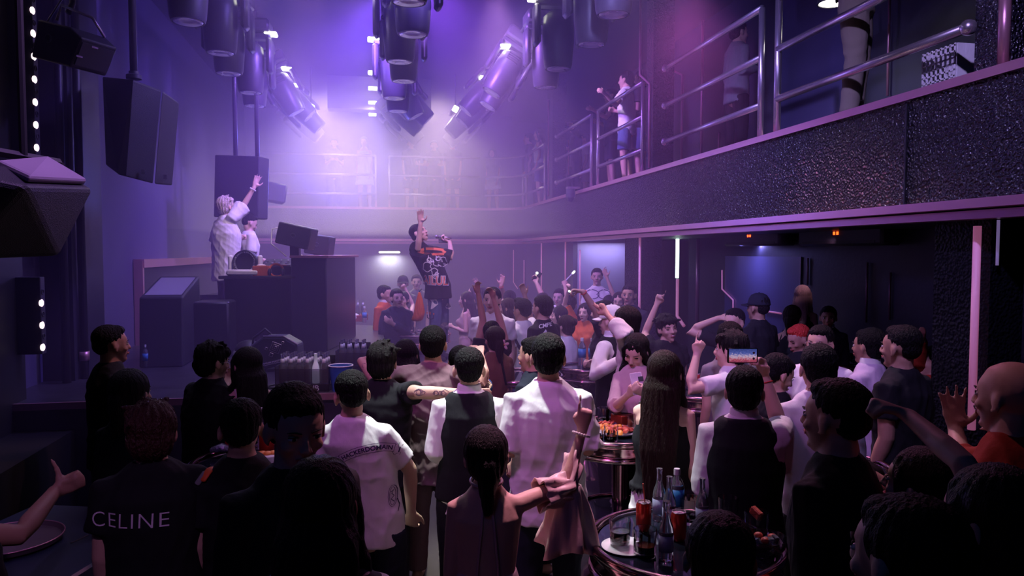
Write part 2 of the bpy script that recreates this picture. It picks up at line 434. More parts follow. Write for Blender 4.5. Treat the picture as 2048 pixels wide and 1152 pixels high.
# stage along the left and its runway
SZ = 1.10
STAGE = MB()
STAGE.prism([(XL, 5.9), (.16, 5.9), (.16, 11.2), (XL, 13.5)], 0, SZ, lambda u, v, h: (u, v, h))
struct('floor_stage', STAGE, M_STAGE)
struct('trim_stage_edge', MB().box(((XL + .16) / 2, 5.89, SZ - .02), (.18 - XL, .03, .05)), M_ROSE)
# recess framed in rose metal behind the wedge speaker
MFR = MB(); 
f0 = atX(270, 522, XL + .02); f1 = atX(520, 518, XL + .02)
MFR.box((XL + .06, (f0.y + f1.y) / 2, f0.z - .03), (.12, f1.y - f0.y, .10))
MFR.box((XL + .06, f0.y, (SZ + f0.z) / 2), (.10, .06, f0.z - SZ))
struct('trim_recess', MFR, M_ROSE)
struct('wall_recess', MB().box((XL + .03, (f0.y + f1.y) / 2, (SZ + f0.z) / 2 - .04), (.04, f1.y - f0.y - .08, f0.z - SZ - .1)), M_BLACK)

# rails of the balcony: each run is a thing (bars, posts, end knobs)
ZR = (3.44, 3.84, 4.25)
def rail_run(pts, ends, label, posts=(), r=.026):
    e = empty('balcony_railing', (pts[0][0], pts[0][1], ZB1))
    for z in ZR:
        MB().tube([(x, y, z) for x, y in pts], r, 12).build('rail', M_CHROME, e, smooth=True)
        for k in ends:
            MB().ell((*pts[k], z), (.045, .045, .045)).build('end_knob', M_CHROME, e, smooth=True)
    for x, y in posts:
        MB().tube([(x, y, ZB1 + .015), (x, y, ZR[-1])], r * .95, 12).build('post', M_CHROME, e, smooth=True)
    tag(e, label, 'railing', 'steel railings along the balcony')
    return e
XRL = XB + .05
def yX(px): return atX(px, 300, XRL).y
rail_run([(XRL, yX(1930)), (XRL, yX(1553))], [0], 'nearest stretch of steel railing, at the top right before the sequinned pillar', [(XRL, yX(1553))], .03)
rail_run([(XRL, yX(1520)), (XRL, yX(1330))], [1], 'steel railing stretch with three end knobs in front of the dark upstairs booth', [(XRL, yX(1520))], .028)
rail_run([(XRL, yX(1285)), (XRL, yX(1196))], [], 'steel railing stretch before the friends in denim shorts', [(XRL, yX(1196)), (XRL, yX(1285))])
rail_run([(XRL, yX(1183)), (XRL, yX(1114))], [1], 'steel railing stretch under the leaning forearm of a guest in black', [(XRL, yX(1183))])
rail_run([(XRL, yX(1090)), (XRL, yX(1053))], [], 'steel railing stretch before the woman in the white top', [(XRL, yX(1053)), (XRL, yX(1090))])
cp = balcony_path(.05); arc = cp[3:12]
rail_run([(XRL, yX(1046))] + [(x, y) for x, y in arc[1:]] , [], 'curved steel railing at the far corner of the balcony', [(XRL, yX(1046))])
YFR = YF + .05
rail_run([(atY(778, 300, YFR).x, YFR), (2.35, YFR)], [], 'long far railing stretch right of the gap behind the singer', [(atY(778, 300, YFR).x, YFR)])
rail_run([(XL + .35, YFR), (atY(751, 300, YFR).x, YFR)], [], 'long far railing stretch left of the gap behind the singer', [(atY(751, 300, YFR).x, YFR)])

# upstairs pillars on the balcony edge
def up_pillar(px0, px1, name, strips=True):
    y0, y1 = yX(px0), yX(px1)
    struct(name, MB().box((XB + .2, (y0 + y1) / 2, (ZB1 + ZC) / 2), (.26, abs(y1 - y0), ZC - ZB1)), M_SEQ)
up_pillar(1302, 1289, 'pillar_up_mid')
up_pillar(2010, 1937, 'pillar_up_near')
up_pillar(1103, 1093, 'pillar_up_far')
def ustrip(px, ya, yb, label, r=.018, dx=.06, kink=None):
    a = atX(px, ya, XB + dx); b = Vector(a); b.z = atX(px, yb, XB + dx).z
    pts = [b, a]
    if kink: pts += [a + Vector((0, kink[0], kink[1])), a + Vector((0, kink[0], kink[1] + kink[2]))]
    return strip(pts, r, label, m=M_ROSE)
ustrip(1300, 168, 335, 'pink strip on the upstairs middle pillar, kinked at the top', .018, .06, (.33, .18, .9))
ustrip(2012, -40, 128, 'bright pink strip on the near upstairs pillar', .03, .05)
ustrip(1097, 200, 392, 'thin violet strip on the far upstairs pillar', .014, .06)
# strips on the dark wall deep in the upstairs lounge
def dstrip(px, ya, yb, label, X=4.6, r=.02, kink=None):
    a = atX(px, ya, X); b = Vector(a); b.z = max(atX(px, yb, X).z, ZB1)
    pts = [b, a]
    if kink: pts += [a + Vector((0, kink[0], kink[1])), a + Vector((0, kink[0], kink[1] + kink[2]))]
    return strip(pts, r, label, m=M_ROSE)
dstrip(1365, 150, 330, 'rose strip deep upstairs behind the second railing, kinked at the top', 4.6, .02, (.5, .2, .5))
dstrip(1406, 20, 310, 'straight rose strip deep upstairs behind the second railing', 4.6)
dstrip(1438, 265, 300, 'short kinked rose strip at floor level upstairs', 4.6, .014)
dstrip(1780, -30, 190, 'rose strip upstairs behind the crouching guest', 4.6, .012)
dstrip(1137, 280, 350, 'dim rose strip upstairs behind the guest in the black tee', 3.9, .014)
dstrip(1012, 250, 385, 'dim rose strip upstairs at the far corner', 3.3, .012)
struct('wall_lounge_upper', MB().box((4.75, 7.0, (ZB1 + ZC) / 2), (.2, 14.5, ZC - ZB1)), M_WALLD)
# lit blue-grey panel upstairs between the first railing's posts
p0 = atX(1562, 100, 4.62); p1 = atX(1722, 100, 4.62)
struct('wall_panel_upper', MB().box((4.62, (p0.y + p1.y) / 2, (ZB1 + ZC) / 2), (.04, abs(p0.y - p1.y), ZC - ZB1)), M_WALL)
# far end upstairs: back wall columns that catch the haze
struct('wall_far_upper', MB().box((.3, 17.6, (ZB1 + ZC) / 2), (6.1, .1, ZC - ZB1)), M_WALL)
struct('beam_far', MB().box((atY(760, 240, 14.3).x, 14.3, ZC - .3), (1.9, .35, .6)), M_GREY)
# ================================================================ PEOPLE
M_SKIN = mat('skin', (0.60, 0.36, 0.28), 0.5, spec=.35, bump=('noise', 60, .05, (1, 1, 1)))
M_SKIN2 = mat('skin_tan', (0.42, 0.23, 0.17), 0.5, spec=.35, bump=('noise', 60, .05, (1, 1, 1)))
M_SKIN3 = mat('skin_fair', (0.74, 0.48, 0.40), 0.5, spec=.35, bump=('noise', 60, .05, (1, 1, 1)))
M_LIP = mat('lips', (0.38, 0.10, 0.10), 0.4)
M_EYEW = mat('eye_white', (0.7, 0.66, 0.66), 0.2)
M_IRIS = mat('iris_dark', (0.015, 0.01, 0.01), 0.1)
M_BROW = mat('brow_hair', (0.015, 0.01, 0.01), 0.8)
def hairmat(n, c, stretch=(10, 10, 1.2)): return mat(n, c, 0.5, spec=.22, bump=('noise', 24, .7, stretch))
M_HAIRB = hairmat('hair_black', (0.010, 0.008, 0.010))
M_HAIRS = mat('hair_black_short', (0.006, 0.005, 0.007), 0.6, spec=.15, bump=('noise', 120, .9, (1, 1, .5)))
M_HAIRBR = hairmat('hair_brown', (0.022, 0.009, 0.009))
M_HAIRRD = mat('hair_dark_red', (0.05, 0.012, 0.010), 0.5, bump=('noise', 110, .9, (1, 1, .5)))
M_HAIRBL = hairmat('hair_blonde', (0.62, 0.50, 0.42))
M_HAIRBLS = mat('hair_blonde_short', (0.62, 0.52, 0.46), 0.5, bump=('noise', 110, .9, (1, 1, .5)))
M_HAIRRED = mat('hair_red_dye', (0.55, 0.03, 0.02), 0.5, bump=('noise', 110, .9, (1, 1, .5)))
def cloth(n, c, rough=.85, st=.35, scale=9): return mat(n, c, rough, spec=.25, bump=('noise', scale, st, (1.6, 1.6, .7)))
C_WHITE = cloth('cloth_white', (0.80, 0.78, 0.80)); C_CREAM = cloth('cloth_cream', (0.78, 0.74, 0.70))
C_BLACK = cloth('cloth_black', (0.010, 0.010, 0.014)); C_NAVY = cloth('cloth_navy', (0.015, 0.018, 0.035))
C_MAUVE = cloth('cloth_mauve', (0.21, 0.125, 0.15)); C_BROWN = cloth('cloth_brown', (0.17, 0.075, 0.05))
C_ORANGE = cloth('cloth_orange', (0.60, 0.13, 0.03)); C_RUST = cloth('cloth_rust', (0.30, 0.03, 0.015))
C_PINK = cloth('cloth_pink', (0.66, 0.47, 0.50)); C_DENIM = cloth('denim', (0.09, 0.13, 0.26), scale=20)
C_GREY = cloth('cloth_grey', (0.20, 0.19, 0.22)); C_TAN = cloth('cloth_tan', (0.42, 0.30, 0.27)); C_KHAKI = cloth('cloth_khaki', (0.28, 0.24, 0.20))
C_BLUE = cloth('cloth_blue', (0.05, 0.12, 0.35)); C_SATIN = cloth('satin_pink', (0.75, 0.50, 0.52), .3)
C_LPINK = cloth('cloth_light_violet', (0.62, 0.50, 0.66))

REMESH = []      # (object, voxel, smooth iterations, fold amount, seed, fold direction scale)
def rm(o, vox, it=2, fold=0.0, fs=1.0, hair=0.0):
    REMESH.append((o, vox, it, fold, len(REMESH) * 1.7, fs, hair)); return o

def ik(prev, L, px, py, sgn):
    """point at distance L from prev on the sight line of a pixel; sgn -1 nearer, +1 farther from the camera"""
    D = ray(px, py); v = CAM - prev
    b = D.dot(v); c = v.dot(v) - L * L; disc = b * b - c
    if disc < 0:
        q = CAM + D * (-b); d = q - prev
        return q if d.length < L * 1.18 else prev + d.normalized() * L * 1.18
    return CAM + D * (-b + sgn * math.sqrt(disc))

CURLS = {'open': (8, 12, 8), 'relaxed': (28, 35, 22), 'fist': (82, 92, 62), 'grip': (55, 62, 40), 'spread': (4, 8, 6), 'cup': (38, 30, 22), 'flat': (4, 6, 4)}
def hand(mb, wr, d, n, right, pose, s=1.0):
    """palm, four bent fingers and a thumb, starting at the wrist"""
    d = d.normalized(); n = (n - d * n.dot(d))
    n = n.normalized() if n.length > 1e-3 else d.orthogonal().normalized()
    t = d.cross(n) if right else n.cross(d)            # thumb side
    c = wr
    mb.loft([(c - d * .02, t * .027 * s, n * .021 * s), (c + d * .018 * s, t * .032 * s, n * .017 * s), (c + d * .055 * s, t * .042 * s, n * .015 * s), (c + d * .088 * s, t * .040 * s, n * .0125 * s)], 12)
    mb.ell(c + d * .035 * s + t * .022 * s + n * .006 * s, (.02 * s, .02 * s, .015 * s), None, 8, 6)
    lens = ((.030, .082), (.010, .090), (-.011, .084), (-.031, .066))
    for i, (off, L) in enumerate(lens):
        pz = CURLS[{'point': 'open' if i == 0 else 'fist', 'vee': 'open' if i < 2 else 'fist', 'thumbup': 'fist', 'rock': 'open' if i in (0, 3) else 'fist'}.get(pose, pose)]
        fan = {'spread': 3.0, 'open': 1.7}.get(pose, .6)
        ang = 0; p = c + d * (.088 - abs(off + .0) * .12) * s + t * off * s
        dirb = (d + t * off * fan * 2.2).normalized()
        pts = [p - dirb * .012 * s, p]
        for k, fr in enumerate((.45, .31, .24)):
            ang += math.radians(pz[k] + (i * 3 if pose in ('relaxed', 'cup') else 0))
            q = dirb * math.cos(ang) + n * math.sin(ang)
            p = p + q * L * fr * s; pts.append(p)
        mb.tube(pts, [.0095 * s, .0095 * s, .0085 * s, .0078 * s, .0068 * s], 8, True)
    b = c + d * .022 * s + t * .026 * s
    if pose in ('fist', 'grip', 'point', 'vee', 'rock'):
        tp = [b, b + (t * .6 + d * .8 + n * .3).normalized() * .036 * s]
        tp.append(tp[-1] + (d * .5 + n * .9 - t * .25).normalized() * .030 * s); tp.append(tp[-1] + (n * .5 - t * .9 + d * .2).normalized() * .024 * s)
    elif pose == 'thumbup':
        tp = [b, b + (t * .9 + d * .35).normalized() * .036 * s]; tp.append(tp[-1] + (t + d * .1).normalized() * .032 * s); tp.append(tp[-1] + (t - d * .1).normalized() * .026 * s)
    else:
        k = 1.1 if pose in ('open', 'spread') else .6
        tp = [b, b + (t * k + d * .7 + n * .3).normalized() * .038 * s]; tp.append(tp[-1] + (t * k * .7 + d + n * .2).normalized() * .030 * s); tp.append(tp[-1] + (t * .3 + d + n * .2).normalized() * .024 * s)
    mb.tube(tp, [.014 * s, .0125 * s, .010 * s, .008 * s], 8, True)
    return c + d * .07 * s + n * .02 * s, d, n, t

def head_frame(F, R, turn, pitch, roll):
    """columns: right, forward, up; turn>0 to the person's right, pitch>0 chin up, roll>0 crown towards their right"""
    q = Quaternion((0, 0, 1), -math.radians(turn)); f = q @ F; r = q @ R; u = Vector((0, 0, 1))
    q2 = Quaternion(r, math.radians(pitch)); f = q2 @ f; u = q2 @ u
    q3 = Quaternion(f, math.radians(roll)); r = q3 @ r; u = q3 @ u
    return Matrix((r, f, u)).transposed()

def face_parts(root, hc, M, s, mouth='closed', eyes='open', glasses=False, lipc=None):
    def g(x, y, z): return hc + M @ (Vector((x, y, z)) * s)
    for sx in (-1, 1):
        e = MB().ell(g(.0315 * sx, .0765, .006), (.0150 * s, .008 * s, (.0068 if eyes == 'open' else .003) * s), M, 12, 8).build('eye', M_EYEW if eyes == 'open' else M_BROW, root, smooth=True)
        if eyes == 'open':
            MB().ell(g(.0315 * sx, .0832, .006), (.0058 * s, .003 * s, .0058 * s), M, 10, 6).build('iris', M_IRIS, e, smooth=True)
            MB().tube([g(.017 * sx, .0825, .0105), g(.0315 * sx, .0850, .0130), g(.046 * sx, .077, .0105)], [.0012 * s, .0022 * s, .0012 * s], 6).build('eyelid', M_BROW, e, smooth=True)
        MB().tube([g(.014 * sx, .0895, .023), g(.031 * sx, .0875, .028), g(.048 * sx, .074, .024)], [.0026 * s, .0038 * s, .0018 * s], 6, True, .6).build('eyebrow', M_BROW, root, smooth=True)
    if mouth == 'open':
        MB().ell(g(0, .0885, -.056), (.019 * s, .010 * s, .013 * s), M, 12, 8).build('mouth', lipc or M_LIP, root, smooth=True)
        MB().ell(g(0, .0945, -.051), (.013 * s, .005 * s, .004 * s), M, 10, 6).build('teeth', M_EYEW, root, smooth=True)
    else:
        mo = MB()
        mo.tube([g(-.023, .0835, -.053), g(-.008, .0955, -.0500), g(0, .0965, -.0515), g(.008, .0955, -.0500), g(.023, .0835, -.053)], [.002 * s, .0042 * s, .0038 * s, .0042 * s, .002 * s], 6, True)
        mo.tube([g(-.020, .084, -.056), g(0, .0965, -.0595), g(.020, .084, -.056)], [.002 * s, .0055 * s, .002 * s], 6, True)
        mo.build('lips', lipc or M_LIP, root, smooth=True)
    if glasses:
        gl = MB()
        for sx in (-1, 1):
            gl.torus(g(.033 * sx, .102, .004), .0225 * s, .0014 * s, 20, 5, M @ rotm(PI / 2))
            gl.tube([g(.055 * sx, .100, .008), g(.076 * sx, .03, .008), g(.080 * sx, -.01, .002)], .0014 * s, 5)
        gl.tube([g(-.011, .104, .007), g(.011, .104, .007)], .0014 * s, 5)
        gl.build('spectacles', M_CHROME, root, smooth=True)

def add_head(mb, hc, M, s, female):
    def g(x, y, z): return hc + M @ (Vector((x, y, z)) * s)
    w_ = .95 if female else 1.0
    mb.ell(g(0, -.012, .032), (.076 * s, .094 * s, .083 * s), M, 20, 14)
    mb.loft([(g(0, .020, .045), M @ Vector((.066 * s, 0, 0)), M @ Vector((0, .066 * s, 0))), (g(0, .026, 0), M @ Vector((.065 * s * w_, 0, 0)), M @ Vector((0, .060 * s, 0))),
             (g(0, .026, -.04), M @ Vector((.057 * s * w_, 0, 0)), M @ Vector((0, .058 * s, 0))), (g(0, .034, -.078), M @ Vector((.040 * s * w_, 0, 0)), M @ Vector((0, .043 * s, 0))), (g(0, .045, -.094), M @ Vector((.024 * s, 0, 0)), M @ Vector((0, .028 * s, 0)))], 16)
    mb.ell(g(0, .070, .027), (.046 * s, .020 * s, .011 * s), M, 12, 8)          # brow
    for sx in (-1, 1):
        mb.ell(g(.040 * sx, .062, -.024), (.020 * s, .020 * s, .018 * s), M, 10, 8)   # cheekbones
        mb.ell(g(.079 * sx, -.004, -.008), (.009 * s, .019 * s, .031 * s), M @ rotm(0, 0, .35 * sx), 10, 8)   # ear
        mb.ell(g(.0775 * sx, .004, -.030), (.008 * s, .010 * s, .011 * s), M, 8, 6)
        mb.ell(g(.012 * sx, .099, -.027), (.008 * s, .009 * s, .007 * s), M, 8, 6)   # nostril wings
    mb.tube([g(0, .083, .018), g(0, .098, -.006), g(0, .107, -.024)], [.0085 * s, .0095 * s, .0105 * s], 8, True)
    mb.ell(g(0, .081, -.055), (.026 * s, .012 * s, .013 * s), M, 10, 8)
    mb.ell(g(0, .078, -.090), (.017 * s, .013 * s, .012 * s), M, 10, 8)

def person(label, px=None, top=None, d=3.0, face=0, H=None, base=0.0, sex='m', w=1.0, skin=None,
           turn=0, pitch=0, roll=0, lean=(0, 0), R_=None, L_=None, rh=None, lh=None, rp=None, lp=None,
           hair='short', haircol=None, topc=None, topk='tee', pants=None, pantk='trousers', vest=False, collar=None, fold=.008, loose=.02, hem=None,
           facep=False, mouth='closed', eyes='open', glasses=False, vox=None, shoes=False, group=None, sit=None, headscale=1.0, sleeve=None, legs=True, rd=None, ld=None, hipd=None, neck=None, pos=None, az=None, lowback=False, sloose=None):
    """px,top: pixel of the crown, d its distance; face: 0 looks away from the camera, 90 to the photo's right, 180 at the camera
    R_/L_: right / left arm as ((elbow px, py, sgn), (wrist px, py, sgn)); rh/lh: hand pose; rp/lp: palm normal as (right, up, toward the camera)"""
    skin = skin or M_SKIN; fem = sex == 'f'
    topP = at(px, top, d) if pos is None else Vector(pos)
    H = topP.z - base
    if os.environ.get('PH'): print('PH', round(H,2), label[:40])
    H0 = H
    s = min(1.12, (H / 1.70) ** .5 * headscale * 1.07 * (1.0 if not fem else .97))
    k = H / 1.72                                    # height scale of the long bones
    kb = max(.9, min(1.08, k))
    # facing is measured from the sight line to the person so that angles match the picture
    los = Vector((topP.x - CAM.x, topP.y - CAM.y, 0)).normalized() if az is None else Vector((math.sin(math.radians(az)), math.cos(math.radians(az)), 0))
    F = Quaternion((0, 0, 1), -math.radians(face)) @ los
    Rv = Vector((F.y, -F.x, 0)); Z = Vector((0, 0, 1))
    losR = Vector((los.y, -los.x, 0))
    hM = head_frame(F, Rv, turn, pitch, roll)
    hc = topP - Z * .125 * s
    ln = losR * lean[0] + los * lean[1]              # head relative to the feet: (picture right, away)
    B = Vector((topP.x, topP.y, base)) - ln - F * .02
    def sp(frac, l): return Vector((B.x, B.y, base + frac * H)) + ln * l
    pel, wai, che, sho, nek = sp(.51, .0), sp(.61, .15), sp(.715, .5), sp(.812, .85), sp(.860, .95)
    if abs(lean[0]) + abs(lean[1]) > .25:
        dz = hc.z - (base + .93 * H)
    nek = nek.lerp(Vector((hc.x, hc.y, nek.z)), .3) 
    if nek.z > hc.z - .095: nek.z = hc.z - .10
    sc_sh = .160 * (1 if not fem else .88) * kb * w ** .5
    shR = sho + Rv * (sc_sh - .012) + Z * -.005; shL = sho - Rv * (sc_sh - .012) + Z * -.005
    L1, L2 = .285 * kb, .255 * kb
    vox = vox or (.008 if d < 4.6 else .0105)
    # ---- arms
    arms = {}
    for side, spec_, sh, pose, pn in ((1, R_, shR, rh, rp), (-1, L_, shL, lh, lp)):
        right = side == 1
        if spec_ is None or spec_ == 'down':
            el = sh + (-Z * .97 + Rv * side * .09 - F * .05).normalized() * L1
            wr = el + (-Z * .93 + F * .33 - Rv * side * .02).normalized() * L2
            n = -Rv * side; pose = pose or 'relaxed'; raised = False
        elif spec_ == 'drink':
            el = sh + (-Z * .95 + Rv * side * .13 - F * .08).normalized() * L1
            wr = el + (F * .9 - Z * .1 - Rv * side * .35 + Z * .35).normalized() * L2
            n = -Rv * side; pose = pose or 'grip'; raised = False
        else:
            (ex, ey, es), (wx, wy, ws) = spec_
            raised = True
            # a raised arm lifts the shoulder a little
            el = ik(sh, L1, ex, ey, es)
            if el.z > sh.z: sh = sh + Z * .03 * min(1, (el.z - sh.z) / .2)
            wr = ik(el, L2, wx, wy, ws)
            n = F if pn is None else None; pose = pose or 'relaxed'
        if pn is not None: n = losR * pn[0] + Z * pn[1] - los * pn[2]
        hd = (wr - el).normalized()
        dspec = rd if right else ld
        if dspec is not None:
            hd = (losR * dspec[0] + Z * dspec[1] - los * dspec[2]).normalized()
        arms[side] = [sh, el, wr, hd, n, pose, raised]
    # ---- body mesh
    mb = MB(); ff = .93 if fem else 1.0
    add_head(mb, hc, hM, s, fem)
    nr = (.048 if fem else .056) * kb
    mb.tube([nek - Z * .03, nek + Z * .02, hc + hM @ Vector((0, -.018, -.05)) * s], [nr * 1.25, nr, nr * .96], 12, True)
    def ring(c, a, b, f=0): return (c + F * f, Rv * a, F * b)
    hipw = .158 if not fem else .168
    body_r = [ring(pel - Z * .04, hipw * kb * w, .105 * kb * w), ring(pel + Z * .05, hipw * kb * w * .97, .108 * kb * w), ring(wai, (.138 if not fem else .118) * kb * w, .098 * kb * w), ring(che, .152 * kb * w * ff, .112 * kb * w, .01),
              ring(sho - Z * .055, .165 * kb * w * ff, .105 * kb * w), ring(sho - Z * .005, .140 * kb * w * ff, .082 * kb), ring(sho.lerp(nek, .45), .100 * kb * ff, .068 * kb), ring(nek, .060 * kb, .057 * kb)]
    mb.loft(body_r, 18)
    if fem:
        for sx in (-1, 1): mb.ell(che + F * .085 + Rv * .07 * sx + Z * .01, (.058, .055, .058), None, 12, 8)
    hands = {}
    for side, (sh, el, wr, hd, n, pose, raised) in arms.items():
        aw = w * (.82 if fem else 1.0) * kb
        mid = sh.lerp(el, .45); fm = el.lerp(wr, .28)
        mb.tube([sho + Rv * side * .09 * kb - Z * .012, sh - Z * .012, mid, el, fm, wr], [.048 * kb, .051 * aw, .046 * aw, .038 * aw, .039 * aw, .0265 * aw], 12, True)
        hands[side] = hand(mb, wr + hd * .01, hd, n, side == 1, pose, kb * (.92 if fem else 1.0))
    # ---- legs
    hips = []
    feet = []
    for side in (-1, 1):
        hp = pel + Rv * side * .088 * kb - Z * .02
        if sit:
            kn = hp + F * .40 * k + Rv * side * .05 - Z * .02; an = Vector((kn.x, kn.y, base + .08)) + F * .04
        else:
            kn = Vector((B.x, B.y, base + .285 * H)) + Rv * side * .10 * kb + F * .015; an = Vector((B.x, B.y, base + .075)) + Rv * side * .11 * kb - F * .02
        mb.tube([hp, hp.lerp(kn, .4), kn, kn.lerp(an, .3), an], [.088 * kb * w, .078 * kb * w, .054 * kb, .054 * kb, .036 * kb], 12, True)
        mb.loft([(an - F * .03 - Z * .035, Rv * .034, Z * .036), (an + F * .06 - Z * .045, Rv * .042, Z * .028), (an + F * .15 - Z * .052, Rv * .044, Z * .018)], 10)
        hips.append((hp, kn, an))
    root = empty('person', (B.x, B.y, base), math.atan2(-F.x, F.y))
    rm(mb.build('body', skin, root, smooth=True), vox, 3)
    tag(root, label, 'person', group)
    # ---- clothes
    ls = loose
    if topk:
        tb = MB(); tk = {'tee': (.62,), 'long': (1.93,), 'rolled': (1.12,), 'tank': (0,), 'off': (0,), 'polo': (.66,), 'half': (.9,)}[topk][0]
        if sleeve is not None: tk = sleeve
        hz_ = hem if hem is not None else (.455 if not fem else .50)
        hemc = Vector((B.x, B.y, base + hz_ * H))
        hw = max(hipw, .155)
        rr = []
        if hz_ < .6: rr += [ring(hemc, (hw + ls) * kb * w, (.112 + ls) * kb * w), ring(pel + Z * .06, (hw + ls * .8) * kb * w, (.112 + ls * .8) * kb * w)]
        rr += [ring(wai, (.142 if not fem else .125) * kb * w + ls * 1.1, .103 * kb * w + ls), ring(che, .158 * kb * w * ff + ls, .120 * kb * w + ls * .9, .008)]
        if topk == 'off' and lowback: rr = rr[:-1] + [ring(wai + Z * .05, .140 * kb * w * ff, .112 * kb * w)]
        elif topk == 'off':
            rr += [ring(che + Z * .045, .160 * kb * w * ff + ls * .6, .118 * kb * w)]
        elif topk == 'tank':
            rr += [ring(sho - Z * .05, .150 * kb * w * ff, .114 * kb * w), ring(sho + Z * .012, .105 * kb * w * ff, .078 * kb)]
        else:
            rr += [ring(sho - Z * .055, .172 * kb * w * ff + ls * .4, .115 * kb * w + ls * .3), ring(sho + Z * .006, .148 * kb * w * ff, .098 * kb), ring(sho.lerp(nek, .5) + Z * .016, .108 * kb * ff, .084 * kb), ring(nek + Z * .004, .068 * kb, .065 * kb)]
        tb.loft(rr, 20, False)
        if fem and topk != 'off':
            for sx in (-1, 1): tb.ell(che + F * .09 + Rv * .07 * sx + Z * .01, (.064, .060, .064), None, 12, 8)
        if tk > 0:
            for side, (sh, el, wr, hd, n, pose, raised) in arms.items():
                aw = w * (.85 if fem else 1.0) * kb
                inn = sho + Rv * side * .085 * kb - Z * .012; sh = sh - Z * .010
                lr = ls * .75 if sloose is None else sloose
                if tk <= 1: pts = [inn, sh, sh.lerp(el, tk)]; rs = [.062 * kb, .061 * aw + lr * .3, .055 * aw + lr * 1.15]
                elif tk <= 1.2: pts = [inn, sh, sh.lerp(el, .5), sh.lerp(el, .93), el.lerp(wr, tk - 1)]; rs = [.062 * kb, .061 * aw + lr * .3, .056 * aw + lr * .6, .057 * aw + lr * .8, .052 * aw + lr]
                else: pts = [inn, sh, sh.lerp(el, .5), el, el.lerp(wr, .5), el.lerp(wr, tk - 1)]; rs = [.062 * kb, .061 * aw + lr * .3, .055 * aw + lr * .5, .050 * aw + lr * .6, .045 * aw + lr * .5, .036 * aw + lr * .3]
                tb.tube(pts, rs, 14, False)
        nm = {'tee': 't_shirt', 'long': 'shirt', 'rolled': 'shirt', 'tank': 'camisole', 'off': 'dress', 'polo': 'polo_shirt', 'half': 'shirt'}[topk]
        tc_ = topc or C_BLACK
        ob = rm(tb.build(nm, tc_, root, smooth=True), vox * 1.15, 7, fold * (.5 if vest else 1), 1.0)
        root['_top'] = ob.name
        if topk == 'tank':
            st = MB()
            for sx in (-1, 1):
                st.tube([sho + Rv * sx * .085 - F * .105 * kb - Z * .05, sho + Rv * sx * .088 + Z * .048 * kb, sho + Rv * sx * .08 + F * .10 * kb - Z * .06], .006, 6)
            st.build('shoulder_strap', tc_, root, smooth=True)
        if vest:
            vb = MB()
            vb.loft([ring(Vector((B.x, B.y, base + .50 * H)), (.168 + ls * .8) * kb * w + .006, (.122 + ls * .8) * kb * w), ring(wai, .150 * kb * w + ls * 1.0, .115 * kb * w + ls), ring(che, .166 * kb * w + ls * .9, .131 * kb * w + ls * .7, .0),
                     ring(sho - Z * .055, .158 * kb * w, .137 * kb * w), ring(sho + Z * .012, .150 * kb * w, .110 * kb), ring(sho.lerp(nek, .5) + Z * .022, .116 * kb, .094 * kb), ring(nek - Z * .010, .078 * kb, .078 * kb)], 22, False)
            rm(vb.build('waistcoat', C_BLACK if vest is True else vest, root, smooth=True), vox * 1.15, 2, .002)
        if collar:
            cb = MB(); up = nek + Z * .012
            cb.loft([ring(up - Z * .035, .074 * kb, .071 * kb), ring(up + Z * .022, .066 * kb, .064 * kb)], 18, False)
            rm(cb.build('collar', collar, root, smooth=True), .006, 1)
    if pantk:
        pb = MB(); pm = pants or C_BLACK
        pb.loft([ring(pel - Z * .05, (hipw + .012) * kb * w, .116 * kb * w), ring(pel + Z * .085, (hipw + .004) * kb * w, .112 * kb * w)], 18, False)
        if pantk in ('trousers', 'shorts'):
            for (hp, kn, an) in hips:
                if pantk == 'trousers': pb.tube([hp, hp.lerp(kn, .4), kn, an + Z * .01], [.098 * kb * w, .092 * kb * w, .075 * kb, .066 * kb], 14, False)
                else: pb.tube([hp, hp.lerp(kn, .45), hp.lerp(kn, .82)], [.100 * kb * w, .100 * kb * w, .094 * kb], 14, False)
        else:
            fl = .62 if pantk == 'skirt' else .35
            a = Vector((B.x, B.y, base + fl * .51 * H if pantk == 'dress' else base + .36 * H))
            pb.loft([ring(a, .22 * kb, .18 * kb), ring(pel - Z * .03, (hipw + .025) * kb * w, .135 * kb * w)], 20, False)
        rm(pb.build({'trousers': 'trousers', 'shorts': 'shorts', 'skirt': 'skirt', 'dress': 'skirt'}[pantk], pm, root, smooth=True), vox * 1.3, 2, .004)
    if shoes:
        for (hp, kn, an) in hips:
            sb = MB(); sb.loft([(an - F * .045 - Z * .033, Rv * .040, Z * .041), (an + F * .05 - Z * .035, Rv * .047, Z * .038), (an + F * .16 - Z * .048, Rv * .050, Z * .025)], 12)
            sb.build('shoe', C_BLACK if shoes is True else shoes, root, smooth=True)
    # ---- hair
    hb = MB(); hcol = haircol or (M_HAIRS if hair in ('short', 'fade', 'buzz', 'messy', 'quiff', 'topfade') else M_HAIRB)
    def g(x, y, z): return hc + hM @ (Vector((x, y, z)) * s)
    def cap_(gr=1.0, back=-.022, up=.040, rx=.083, ry=.095, rz=.088): hb.ell(g(0, back, up), (rx * s * gr, ry * s * gr, rz * s * gr), hM, 22, 14)
    hr = 0.003
